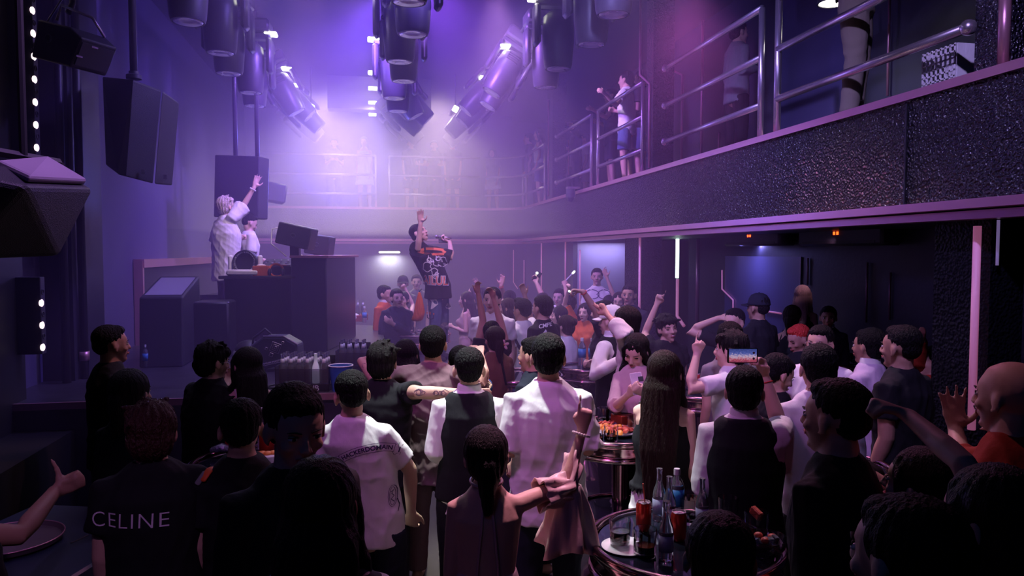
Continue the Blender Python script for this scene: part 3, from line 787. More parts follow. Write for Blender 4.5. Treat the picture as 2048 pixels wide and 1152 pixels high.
    if hair == 'short':
        cap_(); hb.ell(g(0, -.050, -.008), (.072 * s, .056 * s, .066 * s), hM, 18, 12); hb.ell(g(0, .020, .080), (.062 * s, .058 * s, .034 * s), hM, 16, 10)
    elif hair == 'fade':
        cap_(1, -.022, .050, .0795, .092, .080); hb.ell(g(0, .016, .086), (.058 * s, .060 * s, .036 * s), hM @ rotm(.12), 16, 10); hb.ell(g(0, -.052, .006), (.066 * s, .056 * s, .060 * s), hM, 16, 10)
    elif hair == 'quiff':
        cap_(1, -.018, .045, .082, .096, .084); hb.ell(g(.015, .045, .098), (.058 * s, .060 * s, .034 * s), hM @ rotm(.2), 16, 10); hb.ell(g(0, -.052, 0), (.068 * s, .055 * s, .060 * s), hM, 16, 10)
    elif hair == 'buzz':
        cap_(1, -.016, .036, .0775, .0935, .0835)
    elif hair == 'messy':
        cap_(1.05, -.018, .042); hb.ell(g(0, -.048, -.012), (.080 * s, .066 * s, .078 * s), hM, 18, 12); hb.ell(g(0, .046, .070), (.066 * s, .052 * s, .038 * s), hM, 16, 10); hr = .008
        rnd = random.Random(len(REMESH))
        for q in range(16):
            a1 = rnd.uniform(0, 2 * PI); el_ = rnd.uniform(.1, 1.35); rr_ = .088
            dv = Vector((math.cos(a1) * math.cos(el_), math.sin(a1) * math.cos(el_), math.sin(el_)))
            p = Vector((0, -.012, .040)) + dv * rr_; hb.tube([hc + hM @ (p * s), hc + hM @ ((p + dv * .022 + Vector((rnd.uniform(-.02, .02), rnd.uniform(-.02, .02), -.006))) * s)], [.016 * s, .006 * s], 6, True)
    elif hair == 'bald': hb = None
    elif hair in ('long', 'verylong', 'bob', 'pony', 'bun', 'tied', 'ponylow', 'longloose'):
        cap_(1.04, -.020, .036, .084, .096, .090)
        hb.ell(g(0, -.045, -.01), (.080 * s, .066 * s, .080 * s), hM, 18, 12)
        if hair in ('long', 'verylong', 'bob', 'longloose'):
            Ld = {'long': .34, 'verylong': .52, 'bob': .13, 'longloose': .27}[hair]
            wd = {'bob': .088, 'verylong': .098}.get(hair, .088)
            tp = g(0, -.035, -.01); m1 = nek - F * .085 + Z * .03 if hair != 'bob' else g(0, -.045, -.09)
            p2 = nek - F * .135 * kb - Z * (Ld * .55 - .02); p3 = nek - F * .140 * kb - Z * Ld
            if hair == 'bob': p3 = g(0, -.035, -.13); m1 = g(0, -.04, -.06); rg = [(tp, Rv * .084 * s, F * .066 * s), (m1, Rv * wd * s, F * .064 * s), (p3, Rv * .090 * s, F * .055 * s)]
            else: rg = [(g(0, -.04, .07), Rv * .05 * s, F * .05 * s), (tp, Rv * .083 * s, F * .074 * s), (m1.lerp(tp, .35), Rv * wd * s, F * .064 * s), (m1 - Z * .05, Rv * wd * 1.02 * s, F * .052 * s), (p2, Rv * wd * 1.02, F * .036), (p3, Rv * wd * .72, F * .022)]
            hb.loft(rg, 18)
            if hair != 'bob': hb.ell(g(0, -.042, -.045), (.092 * s, .080 * s, .10 * s), hM, 18, 12)
            for sx in (-1, 1):       # side locks framing the face
                a = [g(.040 * sx, .045, .085), g(.074 * sx, .032, .03), g(.084 * sx, .010, -.04), g(.086 * sx, -.010, -.10)]
                if hair != 'bob': a += [nek + Rv * sx * .10 - F * .0 - Z * .03, nek + Rv * sx * .11 + F * .05 - Z * (Ld * .6)]
                hb.tube(a, [.012 * s, .018 * s, .020 * s, .022 * s] + ([.026, .014] if hair != 'bob' else []), 8, True, 1.0)
        elif hair in ('pony', 'ponylow'):
            b0 = g(0, -.095, .04 if hair == 'pony' else -.03)
            hb.tube([b0, b0 - F * .05 + Z * (.01 if hair == 'pony' else -.02), b0 - F * .075 - Z * .10, b0 - F * .05 - Z * .26], [.030 * s, .036 * s, .040 * s, .015 * s], 10, True)
        elif hair == 'bun': hb.ell(g(0, -.112, .055), (.044 * s, .040 * s, .042 * s), hM, 14, 10); hr = .005
        elif hair == 'tied':
            hb.tube([g(0, -.085, -.015), g(0, -.10, -.07), nek - F * .085 - Z * .0, nek - F * .10 - Z * .07], [.050 * s, .042 * s, .034 * s, .022 * s], 10, True)
    if hb:
        rm(hb.build('hair', hcol, root, smooth=True), min(vox, .0075), 2, 0, 1, hr)
    if facep: face_parts(root, hc, hM, s, mouth, eyes, glasses)
    info = dict(root=root, hc=hc, hM=hM, s=s, F=F, R=Rv, nek=nek, sho=sho, che=che, wai=wai, pel=pel, arms=arms, hands=hands, los=los, losR=losR, H=H, kb=kb, hips=hips, B=B)
    return info

def finish_remesh():
    """voxel-fuse every queued mesh into one continuous surface, relax it, and fold the cloth"""
    for o, vox, it, *_ in REMESH:
        md = o.modifiers.new('fuse', 'REMESH'); md.mode = 'VOXEL'; md.voxel_size = vox; md.use_smooth_shade = True
        if it:
            ms = o.modifiers.new('relax', 'SMOOTH'); ms.iterations = it; ms.factor = .5
    bpy.context.view_layer.update()
    dg = bpy.context.evaluated_depsgraph_get()
    for o, vox, it, fold, seed, fs, hr in REMESH:
        me = bpy.data.meshes.new_from_object(o.evaluated_get(dg), depsgraph=dg)
        old = o.data; m0 = old.materials[0]
        o.modifiers.clear(); o.data = me; me.name = old.name
        if not me.materials: me.materials.append(m0)
        else: me.materials[0] = m0
        bpy.data.meshes.remove(old)
        n = len(me.vertices)
        if n and (fold or hr):
            co = np.empty(n * 3, np.float32); me.vertices.foreach_get('co', co); co = co.reshape(-1, 3)
            no = np.empty(n * 3, np.float32); me.vertex_normals.foreach_get('vector', no); no = no.reshape(-1, 3)
            rs = np.random.RandomState(int(seed * 10) % 9999)
            f = np.zeros(n, np.float32)
            if fold:
                fold *= .9
                wv = .35 * np.sin(co @ rs.normal(0, 7, 3) + 1) + .3 * np.sin(co @ rs.normal(0, 13, 3))
                for q in range(5):
                    dv = rs.normal(0, 1, 3) * np.array([1, .6, .8]); dv /= np.linalg.norm(dv)
                    kq = rs.uniform(18, 52) * fs
                    a = np.sin(co @ dv * kq + wv * 4 + rs.uniform(0, 6))
                    f += np.clip(1.01 - np.sqrt(a * a + .02), 0, 1) ** 1.5 * rs.uniform(.3, .9) * 25 / kq
                f = (f - f.mean()) * fold
            if hr:
                ang = np.arctan2(co[:, 1] - co[:, 1].mean(), co[:, 0] - co[:, 0].mean())
                f += hr * (.5 * np.sin(ang * 17 + 6 * co[:, 2] + seed) + .5 * np.sin(ang * 31 + 14 * co[:, 2]) * np.sin(co[:, 2] * 60 + seed))
            co = co + no * f[:, None]
            me.vertices.foreach_set('co', co.ravel()); me.update()
        me.polygons.foreach_set('use_smooth', [True] * len(me.polygons))
# ================================================================ CEILING FIXTURES
def moving_head():
    root = empty('moving_head_lamp', (0, 0, 0))
    MB().box((0, 0, .0), (.40, .26, .12), ch=.02).build('base', M_GREY, root, smooth='angle')
    yk = MB()
    yk.box((0, 0, -.09), (.40, .12, .06), ch=.015)
    for sx in (-1, 1): yk.box((.185 * sx, 0, -.27), (.055, .15, .34), ch=.022)
    yk.build('yoke', M_GREY, root, smooth='angle')
    hd = MB(); hd.lathe([(0, .17), (.085, .17), (.125, .13), (.135, .02), (.132, -.10), (.118, -.27), (.108, -.30), (.100, -.30), (.098, -.275), (0, -.275)], (0, 0, 0), 24)
    h = hd.build('lamp_head', M_GREY, root, smooth='angle', world=False)
    h.location = (0, 0, -.33)
    l = MB().lathe([(0, -.268), (.05, -.272), (.095, -.284), (.095, -.300), (.05, -.290), (0, -.286)], (0, 0, 0), 24).build('lens', M_LENS, h, smooth=True, world=False)
    l.location = (0, 0, 0)
    v = MB()
    for q in range(4): v.box((0, -.122, .06 + q * .022), (.13, .03, .008))
    v.build('vent', M_BLACK, h, world=False)
    return root
MH = None
YH = [6.1, 7.0, 8.0, 8.9, 9.9, 10.8, 11.7, 12.8, 14.0, 15.2]
rows = (('left', -1.55, 1), ('centre', .40, -1), ('right', 2.12, -1))
TR_Z = 4.98
for rname, X, side in rows:
    t = MB()
    for dx in (-.13, .13): t.tube([(X + dx, 5.6, TR_Z + .14), (X + dx, 15.8, TR_Z + .14)], .024, 8)
    for q in range(34): t.tube([(X - .13, 5.7 + q * .3, TR_Z + .14), (X + .13, 5.85 + q * .3, TR_Z + .14)], .012, 6)
    for yy in (6.2, 9.0, 12.0, 15.0): t.tube([(X, yy, TR_Z + .14), (X, yy, ZC)], .018, 8)
    o = t.build('ceiling_truss', M_BLACK, smooth=True, origin=(X, 5.6, TR_Z + .14))
    tag(o, 'black lighting truss carrying the %s row of moving lamps' % rname, 'truss')
    for i, yy in enumerate(YH):
        if MH is None: r = MH = moving_head()
        else: r = copy_tree(MH)
        r.location = (X + (.08 if i % 2 == 0 else 0) * side, yy, TR_Z + .05); r.scale = (1.3, 1.3, 1.3)
        r.rotation_euler = (0, 0, (PI if i % 2 == 0 else 0) + random.uniform(-.05, .05))
        hd = [c for c in r.children if c.name.startswith('lamp_head')][0]
        tilt = 0.0 if yy < 11.3 else (.5 if yy < 12 else .8)
        if rname == 'right' and yy > 9.6: tilt = -.55 if yy < 11.3 else -.75
        hd.rotation_euler = (random.uniform(-.04, .04), 0, 0)
        r.rotation_euler = (0, tilt * (-1 if rname != 'right' else -1) , r.rotation_euler.z if tilt == 0 else 0)
        near = ('nearest', 'second', 'third', 'fourth', 'fifth', 'sixth', 'seventh', 'eighth', 'ninth', 'farthest')[i]
        tag(r, '%s moving lamp of the %s ceiling row, counted from the front' % (near, rname), 'stage lamp', 'moving lamps in three ceiling rows')
        if i % 2 == 0 or yy > 12:     # glow put into a plate for each second lamp's strongly lit base
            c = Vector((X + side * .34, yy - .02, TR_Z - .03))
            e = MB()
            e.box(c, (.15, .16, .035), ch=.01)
            pl = e.build('base_glow_plate', M_GLOW, origin=c); (MB().box(c + Vector((-side * .045, .03, -.16)), (.03, .08, .14), ch=.01).build('side_glow_plate', M_GLOW, pl) if rname != 'centre' else None)
            pl['category'] = 'light'; pl['group'] = 'glowing plates painted for lit lamp bases along the ceiling rows'
            pl['label'] = 'lit base painted as glowing plate beside the %s lamp of the %s ceiling row' % (near, rname)
            pl.name = 'ceiling_glow'
            spot('plate_halo', c + Vector((0, 0, -.04)), c + Vector((side * .35, .15, -1)), 30 + 9 * yy, (.74, .58, 1.0), 150, 1.0, .04)  # spot added at the plate to make a halo in the haze
# two unseen far spots added to make the haze before the balcony glow
for x in (-.9, 1.3):
    spot('far_wash', (x, 14.9, 5.2), (x * .7 + .2, 13.0, 2.2), 680, (.97, .73, .86), 110, .9, .2)
def can_light(px, py, X, label):
    p = atX(px, py, X); p.z = ZC - .02 if p.z > ZB1 + 1 else ZB0 - .03
    return p
# upstairs downlight at the top right
c = Vector((4.2, 5.0, 5.12)); c = atX(1668, 2, 3.9)
r = empty('downlight', c)
MB().lathe([(0, .03), (.13, .03), (.14, -.02), (.125, -.02), (.12, .0), (0, .0)], c, 28).build('housing', M_GREY, r, smooth='angle')
MB().lathe([(0, -.004), (.118, -.004), (.118, -.016), (0, -.016)], c, 28).build('lamp_disc', M_GLOW, r)
tag(r, 'round lit downlight on the upstairs lounge ceiling at the top right', 'light')
MB().tube([c + Vector((0, 0, .03)), (c.x, c.y, ZC)], .012, 8).build('stem', M_BLACK, r)
spot('downlight_lamp', c + Vector((0, 0, -.04)), c + Vector((.5, .35, -2)), 42, (.75, .72, 1.0), 120, .9, .06)
# lit tube lamp on the far lower wall
c = atY(779, 504.5, YW - .14)
r = empty('wall_lamp', c); MB().box(c + Vector((0, .06, .03)), (.50, .05, .04)).build('bracket', M_GREY, r)
MB().tube([c - Vector((.23, 0, 0)), c + Vector((.23, 0, 0))], .022, 10, True).build('tube', M_GLOW, r, smooth=True)
tag(r, 'short lit tube lamp on the far wall under the balcony', 'light')
area('tube_light', c + Vector((0, -.05, -.06)), c + Vector((0, .02, -2)), .45, 26, (1.0, .96, .9), .05)
# unseen blue light in front of the lower right panel, brightening its top
area('panel_fill', (5.33, 9.6, 2.30), (5.30, 9.6, 0), .06, 34, (.30, .26, 1.0), 1.0)
# lit white tube on the dark cladding
# door booth glow
area('doorway_light', (3.95, 12.0, 2.35), (3.95, 12.2, 0), .8, 16, (.55, .45, 1.0), .1)
# small fittings near the beam
for px, py, lab in ((622, 214, 'left'), (911, 218, 'right')):
    c = atY(px, py, 13.6); MB().box(c, (.10, .08, .10), rotm(0, .5, 0), .01).build('ceiling_glow', M_GLOW, origin=c)
    o = [q for q in bpy.data.objects if q.name.startswith('ceiling_glow')][-1]
    tag(o, 'small lit cube lamp at the far ceiling beam, on its %s' % lab, 'light')
    MB().tube([c + Vector((0, 0, .05)), Vector((c.x, c.y, ZC))], .012, 6).build('stem', M_BLACK, o)

# ================================================================ LEFT WALL
# upright bar of LED dots
b0 = atX(62, 60, XL + .34)
bar_x, bar_y = b0.x, b0.y
for z0, z1, lab in ((2.75, 5.3, 'upper'), (1.45, 2.02, 'lower')):
    r = empty('led_bar', (bar_x, bar_y, z0))
    MB().box((bar_x - .06, bar_y, (z0 + z1) / 2), (.17, .075, z1 - z0), ch=.004).build('rail', M_GREY, r)
    z = z0 + .05; k = 0
    while z < z1 - .03:
        c = (bar_x + .026, bar_y - .0, z)
        if k % 2 == 0: MB().ell((bar_x + .022, bar_y - .022, z), (.014, .028, .028), None, 14, 10).build('led', M_LEDDOT, r, smooth=True)
        else: MB().torus((bar_x + .026, bar_y - .01, z), .018, .005, 16, 6, rotm(0, PI / 2, 0)).build('socket', M_BLACK, r, smooth=True)
        z += .082; k += 1
    tag(r, '%s part of the upright bar of round pink-white LEDs on the left wall' % lab, 'led bar')

# small monitor hung on a bracket
c = atX(150, 98, XL + .65); yaw = -.5
R = rotm(.0, .35, 0).copy(); R = rotm(0, .0, -.55) @ rotm(0, .30, 0)
r = empty('hanging_monitor', c)
w2 = MB(); w2.prism([(-.22, -.14), (.17, -.13), (.23, .09), (.10, .14), (-.22, .13)], -.15, .15, lambda u, v, h: c + R @ Vector((u, h, v)))
w2.build('cabinet', M_SPK, r, bevel=.012)
g_ = MB(); g_.box(c + R @ Vector((.205, 0, -.02)), (.014, .26, .17), R @ rotm(0, .22, 0)); 
g_.build('grille', M_GREY, r)
fr = MB()
for q in (-.07, 0.02): fr.box(c + R @ Vector((.222 + q * .2, -.05 + q, .03 + q)), (.008, .05, .012), R)
fr.build('badge', M_CHROME, r)
MB().torus(c + R @ Vector((-.05, -.175, .02)), .025, .007, 18, 6, R @ rotm(PI / 2)).build('pole_socket', M_GREY, r, smooth=True)
MB().tube([c + R @ Vector((-.10, -.1, .16)), c + R @ Vector((-.08, -.1, .27)), c + R @ Vector((.05, .05, .25)), c + R @ Vector((.12, .12, .14))], .011, 8).build('bracket', M_CHROME, r, smooth=True)
MB().tube([c + Vector((-.02, -.05, .24)), c + Vector((.0, -.02, .32)), Vector((c.x, c.y, ZC))], .022, 10).build('hanging_pole', M_BLACK, r, smooth=True)
MB().tube([c + Vector((-.2, 0, .15)), c + Vector((-.12, .02, .3)), c + Vector((-.03, .02, .45)), c + Vector((.02, .03, .9))], .007, 6).build('cable', M_BLACK, r, smooth=True)
tag(r, 'small angled monitor speaker hung from a wall bracket at the top left', 'speaker')

# pair of tall hung cabinets
def hull(pts, name, m, parent, bevel=0.0):
    import bmesh
    bm = bmesh.new()
    Mi = parent_world(parent).inverted()
    for q in pts: bm.verts.new(Mi @ Vector(q))
    g = bmesh.ops.convex_hull(bm, input=bm.verts)
    bmesh.ops.delete(bm, geom=[v for v in bm.verts if not v.link_faces], context='VERTS')
    bmesh.ops.dissolve_limit(bm, angle_limit=.03, verts=bm.verts, edges=bm.edges)
    bmesh.ops.recalc_face_normals(bm, faces=bm.faces)
    me = bpy.data.meshes.new(name); bm.to_mesh(me); bm.free(); me.materials.append(m)
    o = bpy.data.objects.new(name, me); COL.objects.link(o); o.parent = parent
    if bevel:
        bv = o.modifiers.new('bevel', 'BEVEL'); bv.width = bevel; bv.segments = 2; bv.limit_method = 'ANGLE'
    return o
c = at(283, 262, 6.1)
r = empty('hung_speaker_pair', c)
ft = [at(205, 153, 6.35), at(266, 159, 5.75), at(322, 181, 5.95), at(236, 349, 5.8), at(252, 352, 5.75), at(306, 367, 5.95)]
bk = [at(225, 160, 6.9), at(300, 180, 6.6), at(235, 340, 6.9), at(300, 362, 6.6), at(212, 330, 6.4)]
c1_ = hull(ft + bk, 'cabinet', M_SPK, r, .012)
ft2 = [at(325, 182, 5.97), at(358, 206, 6.25), at(309, 368, 5.97), at(344, 371, 6.25)]
bk2 = [at(330, 186, 6.6), at(358, 208, 6.7), at(315, 365, 6.6), at(344, 368, 6.7)]
c2_ = hull(ft2 + bk2, 'cabinet', M_SPK, r, .012)
for cb_, px, py, dd in ((c1_, 286, 344, 5.84), (c2_, 330, 354, 6.08)):
    q = at(px, py, dd); MB().box(q, (.022, .02, .036), rotm(0, 0, .3)).build('badge', M_CHROME, cb_)
q = at(268, 158, 6.15)
MB().tube([q, Vector((q.x, q.y, ZC))], .030, 12).build('hanging_pole', M_GREY, r, smooth=True)
MB().lathe([(0, 0), (.06, 0), (.06, .03), (.038, .04), (.038, .06), (0, .06)], q, 20).build('flange', M_GREY, r, smooth='angle')
tag(r, 'two tall black loudspeaker cabinets side by side hung from a pole on the left', 'speaker')
# big near cabinet at the left edge, its sloping padded face catching the light
A, B, C_, D_, E_ = at(-60, 318, 3.3), at(95, 322, 3.5), at(185, 377, 3.25), at(50, 373, 2.7), at(-80, 345, 2.6)
F_, G_, H_, I_ = at(116, 512, 3.1), at(-80, 520, 2.7), at(120, 500, 3.7), at(-60, 500, 3.6)
r = empty('large_hung_speaker', (D_.x, D_.y, F_.z))
hull([A, B, C_, D_, E_, F_, G_, H_, I_], 'cabinet', M_SPK, r, .02)
nrm = (C_ - D_).cross(B - D_).normalized()
if nrm.dot(CAM - D_) < 0: nrm = -nrm
cen = (B + C_ + D_ + A) / 4
lq = [cen + (q - cen) * .86 + nrm * .006 for q in (A.lerp(D_, .35), B, C_, D_)]
MB().add(lq + [q + nrm * .03 for q in lq], [(0, 1, 2, 3), (7, 6, 5, 4)] + [(k, (k + 1) % 4, (k + 1) % 4 + 4, k + 4) for k in range(4)]).build('lid', mat('carpet_cover', (.30, .24, .32), .8), r, bevel=.012)
a, b = at(-10, 303, 3.3), at(120, 326, 3.55)
d_ = (b - a).normalized()
br = MB(); br.tube([a - d_ * .5, b], .020, 4); br.tube([b, b - Vector((0, 0, .14))], .020, 4); br.tube([a + d_ * .2, a + d_ * .2 - Vector((0, 0, .08))], .012, 6)
br.build('bracket', M_GREY, r)
q = a + d_ * .12
MB().tube([q, Vector((q.x, q.y, ZC))], .018, 8).build('hanging_pole', M_BLACK, r)
tag(r, 'large black loudspeaker jutting in at the left edge, its padded face lit violet', 'speaker')
# pipes on the column
for dx, yy, lab in ((.10, 6.80, 'near'), (.17, 7.0, 'far')):
    o = MB().tube([(XL + dx + .12, yy, .9), (XL + dx + .12, yy, ZC)], .035, 10).build('wall_pipe', M_BLACK, smooth=True, origin=(XL + dx + .12, yy, .9))
    tag(o, 'black upright pipe on the %s edge of the left wall column' % lab, 'pipe')
    MB().lathe([(.037, -.04), (.042, -.04), (.042, .04), (.037, .04)], (XL + dx + .12, yy, 2.45 if lab == 'near' else 1.3), 16).build('collar', M_ROSE, o, smooth=True)

# wedge monitor in the recess
c = atX(322, 560, -2.35); d0 = c.y
r = empty('stage_wedge_speaker', (c.x, c.y, SZ))
q0 = at(275, 600, 7.0); q1 = at(372, 600, 7.0); zt2 = at(320, 562, 7.0).z
wd = MB(); wX0, wX1 = q0.x, q1.x - .06; yb = q0.y
wd.prism([(0, 0), (.78, 0), (.78, zt2 - SZ + .02), (.05, zt2 - SZ - .16)], wX0, wX1, lambda u, v, h: Vector((h, yb + u, SZ + v)))
wd.build('cabinet', M_SPK, r, bevel=.015)
pn = MB(); pn.box(((wX0 + wX1) / 2, yb + .42, zt2 - .075), (wX1 - wX0 - .06, .62, .02), rotm(math.atan2(.18, .73), 0, 0)); pn.build('grille', mat('grille_grey', (.34, .30, .42), .4, .1), r)
tag(r, 'black stage speaker with a sloping grille inside the rose-framed recess', 'speaker')
# sub box with shiny corners
c0 = at(390, 600, 7.6); c1 = at(452, 600, 7.6); zt3 = at(420, 604, 7.6).z
r = empty('subwoofer_box', (c0.x, c0.y, SZ))
MB().box(((c0.x + c1.x) / 2, (c0.y + c1.y) / 2 + .2, (SZ + zt3) / 2), (.36, .45, zt3 - SZ), ch=.02).build('cabinet', M_BLACK, r, smooth='angle')
MB().tube([(c0.x - .0, c0.y - .03, zt3 - .01), (c0.x + .34, c0.y - .03, zt3 - .01)], .012, 6).build('edge_strip', M_CHROME, r)
MB().tube([(c0.x + .0, c0.y - .03, zt3 - .02), (c0.x, c0.y - .03, zt3 - .16)], .018, 6).build('corner_guard', M_CHROME, r)
tag(r, 'black box with shiny edging between the wedge speaker and the DJ booth', 'speaker')

# ================================================================ DJ BOOTH
by = 8.15
def bx_(px0, px1, py0, py1, d, depth, name, m, parent, ch=0.0, zfloor=None):
    a, b = at(px0, py0, d), at(px1, py1, d)
    z0 = b.z if zfloor is None else zfloor
    cx = (a.x + b.x) / 2; 
    u = cR; w_ = (b - a).dot(cR)
    cc = at((px0 + px1) / 2, (py0 + py1) / 2, d) + cH * depth / 2; cc.z = (a.z + z0) / 2
    return MB().box(cc, (abs(w_), depth, a.z - z0), rotm(0, 0, -YAW), ch).build(name, m, parent, smooth='angle' if ch else False)
r = empty('dj_booth', at(520, 700, 8.3)); r.location.z = SZ
M_BOOTH = mat('booth_gloss', (.02, .02, .035), .25)
bx_(447, 590, 557, 700, 8.25, 1.05, 'counter', M_BOOTH, r, .01, SZ)
bx_(436, 592, 552, 558, 8.15, 1.2, 'counter_top', M_BLACK, r, .005)
bx_(581, 655, 515, 700, 8.15, 1.5, 'side_tower', mat('booth_side', (.035, .03, .07), .3), r, .01, SZ)
bx_(579, 657, 511, 516, 8.1, 1.6, 'tower_cap', M_ROSE, r, .003)
tag(r, 'glossy black DJ booth with a raised tower on its right', 'dj booth')
zc_ = at(500, 552, 8.15).z
# riser the DJs stand on
o = bx_(400, 560, 590, 700, 9.45, .9, 'dj_riser', M_BLACK, None, 0, SZ); o.location = (0, 0, 0)
tag(o, 'low black riser the two DJs stand on behind the booth', 'platform')
# round moving light with ring lens on the counter
c = at(491, 525, 8.3)
r = empty('round_stage_light', (c.x, c.y, zc_))
Rc = look(-cH + Vector((0, 0, .15)))
MB().lathe([(0, -.12), (.10, -.12), (.135, -.06), (.14, .03), (.128, .045), (.118, .03), (.11, .015), (0, .01)], c, 36, Rc).build('lamp_head', M_BLACK, r, smooth='angle')
MB().torus(c + Rc @ Vector((0, 0, .03)), .112, .010, 40, 8, Rc).build('lens_ring', mat('ring_lens', (.35, .35, .45), .2, .6, bump=('voronoi', 90, 1, (1, 1, 1))), r, smooth=True)
for sx in (-1, 1): MB().box(c + cR * .165 * sx + Vector((0, 0, -.02)), (.035, .09, .20), rotm(0, 0, -YAW), .012).build('yoke_arm', C_WHITE, r)
MB().box((c.x, c.y, zc_ + .035), (.36, .24, .07), rotm(0, 0, -YAW), .02).build('base', C_WHITE, r, smooth='angle')
tag(r, 'round stage light with a ring lens and white yoke on the booth counter', 'stage lamp')
c = at(523, 545, 8.25)
r = empty('orange_tissue_box', (c.x, c.y, zc_))
MB().box((c.x, c.y, zc_ + .055), (.16, .12, .11), rotm(0, 0, -YAW), .004).build('box', C_ORANGE, r); MB().ell((c.x, c.y, zc_ + .115), (.05, .02, .012)).build('tissue', C_WHITE, r, smooth=True)
tag(r, 'small orange tissue box on the booth counter', 'tissue box')
c = at(553, 541, 8.25)
r = empty('headphones', (c.x, c.y, zc_)); MB().torus((c.x, c.y, zc_ + .06), .075, .012, 24, 8, rotm(1.2, 0, .3)).build('headband', C_ORANGE, r, smooth=True)
for sx in (-1, 1): MB().ell((c.x + .07 * sx, c.y - .02, zc_ + .04), (.022, .045, .045)).build('ear_cup', M_BLACK, r, smooth=True)
tag(r, 'orange and black headphones lying on the booth counter', 'headphones')
c = at(560, 522, 8.75)
r = empty('dj_mixer', (c.x, c.y, zc_)); R = rotm(.35, 0, -YAW)
MB().box((c.x, c.y, zc_ + .09), (.44, .36, .07), R, .01).build('deck', M_BLACK, r)
kn = MB(); 
for i in range(5):
    for j in range(3): MB().lathe([(0, .02), (.012, .02), (.014, 0), (0, 0)], Vector((c.x, c.y, zc_ + .09)) + R @ Vector((-.16 + .08 * i, -.10 + .09 * j, .036)), 10, R).build('knob', M_CHROME, r)
MB().box((c.x, c.y, zc_ + .03), (.36, .3, .06), rotm(0, 0, -YAW)).build('foot', M_BLACK, r)
tag(r, 'tilted black DJ mixer with rows of knobs', 'mixer')
c = at(562, 532, 8.45); r = empty('amplifier_unit', (c.x, c.y, zc_)); MB().box((c.x + .02, c.y, zc_ + .06), (.24, .2, .10), rotm(0, 0, -YAW), .01).build('case', M_BLACK, r)
MB().box((c.x + .02, c.y - .0, zc_ + .115), (.2, .18, .012), rotm(0, 0, -YAW)).build('top_plate', M_CHROME, r)
tag(r, 'small metal-topped black unit in front of the mixer', 'amplifier')
zt_ = at(600, 511, 8.1).z
for px, py, wpx, d, lab, ry in ((594, 472, 66, 8.3, 'nearer, larger monitor speaker tilted on the tower of the booth', .22), (640, 490, 48, 9.2, 'farther monitor speaker tilted behind the larger one', .14)):
    c = at(px, py, d); r = empty('booth_monitor', (c.x, c.y, zt_)); R = rotm(0, ry, -YAW)
    ww = wpx / 1480 * d
    MB().box(c, (ww, .30, .24), R, .012).build('cabinet', M_SPK, r, smooth='angle')
    MB().torus(c + R @ Vector((0, -.152, 0)), .022, .006, 18, 6, R @ rotm(PI / 2)).build('pole_socket', M_GREY, r, smooth=True)
    MB().box((c.x - .02, c.y, (zt_ + c.z) / 2 - .05), (.10, .08, c.z - zt_ - .06), rotm(0, 0, -YAW)).build('stand', M_GREY, r)
    MB().tube([c + R @ Vector((-ww / 2, -.1, .05)), c + R @ Vector((-ww / 2 - .07, -.1, .02)), c + R @ Vector((-ww / 2 - .05, -.1, -.14)), c + R @ Vector((-ww / 2 + .15, -.12, -.24))], .008, 6).build('cable', C_WHITE, r, smooth=True)
    tag(r, lab, 'speaker')
# hung cabinet behind the DJ
c = atY(488, 375, 10.6); r = empty('hung_speaker', c); R = rotm(.0, .04, -.25)
pr = MB(); pr.prism([(-.30, -.24), (.30, -.24), (.34, .0), (.2, .26), (-.2, .26), (-.34, 0)], -.42, .40, lambda u, v, h: c + R @ Vector((u, v, h)))
pr.build('cabinet', M_SPK, r, bevel=.012)
for dx in (-.1, .18): MB().tube([c + Vector((dx, 0, .38)), Vector((c.x + dx, c.y, ZC))], .03, 10).build('hanging_pole', M_GREY, r, smooth=True)
tag(r, 'tall black loudspeaker hung on poles behind the blonde DJ', 'speaker')
c = atY(549, 386, 12.8); r = empty('small_hung_speaker', c); R = rotm(0, .15, .2)
MB().box(c, (.36, .3, .32), R, .03).build('cabinet', M_SPK, r, smooth='angle')
MB().tube([c + Vector((-.1, 0, .15)), c + Vector((-.25, 0, .32)), Vector((c.x - .25, c.y, ZC))], .014, 8).build('bracket', M_GREY, r, smooth=True)
tag(r, 'small loudspeaker hung to the right of the DJ\'s raised hand', 'speaker')
# security dome camera on the balcony front
c = atX(1141, 395, XB - .13); r = empty('dome_camera', (c.x, c.y, c.z + .1))
MB().lathe([(0, .13), (.07, .13), (.075, .03), (.07, .0), (0, .0)], c, 20).build('housing', M_GREY, r, smooth='angle')
MB().ell(c + Vector((0, 0, -.015)), (.06, .06, .065)).build('dome', M_BLACK, r, smooth=True)
MB().box(c + Vector((.04, 0, .15)), (.20, .12, .03)).build('bracket', M_CHROME, r)
tag(r, 'dark dome camera bracketed on the balcony front', 'camera')
# ================================================================ TABLES, BOTTLES, GLASSES
M_TTOP = mat('table_dark_glass', (.015, .018, .035), .06, coat=1.0)
M_BEER = mat('beer_amber', (.80, .28, .05), .15, trans=.15)
M_CAP = mat('bottle_cap_white', (.75, .75, .8), .4)
M_LABELB = mat('label_blue', (.04, .22, .55), .4)
M_CLEAR = mat('clear_plastic', (.75, .78, .88), .08, trans=.85)
M_REDCAN = mat('can_red', (.55, .03, .02), .25, .5)
M_LIQ = mat('dark_drink', (.06, .012, .006), .1)
M_WMEL = mat('fruit_red', (.72, .12, .07), .4, var=.2, bump=('noise', 60, .3, (1, 1, 1)))
M_ORFR = mat('fruit_orange', (.85, .30, .05), .4)
M_ICE = mat('ice_clear', (.85, .88, .95), .1, trans=.8)
M_GREENB = mat('bottle_dark', (.008, .012, .012), .12)
M_PLATE = mat('plate_pattern', (.62, .60, .66), .25, var=.3)
M_WOODR = mat('red_lacquer', (.30, .045, .02), .28)
TZ = 1.0
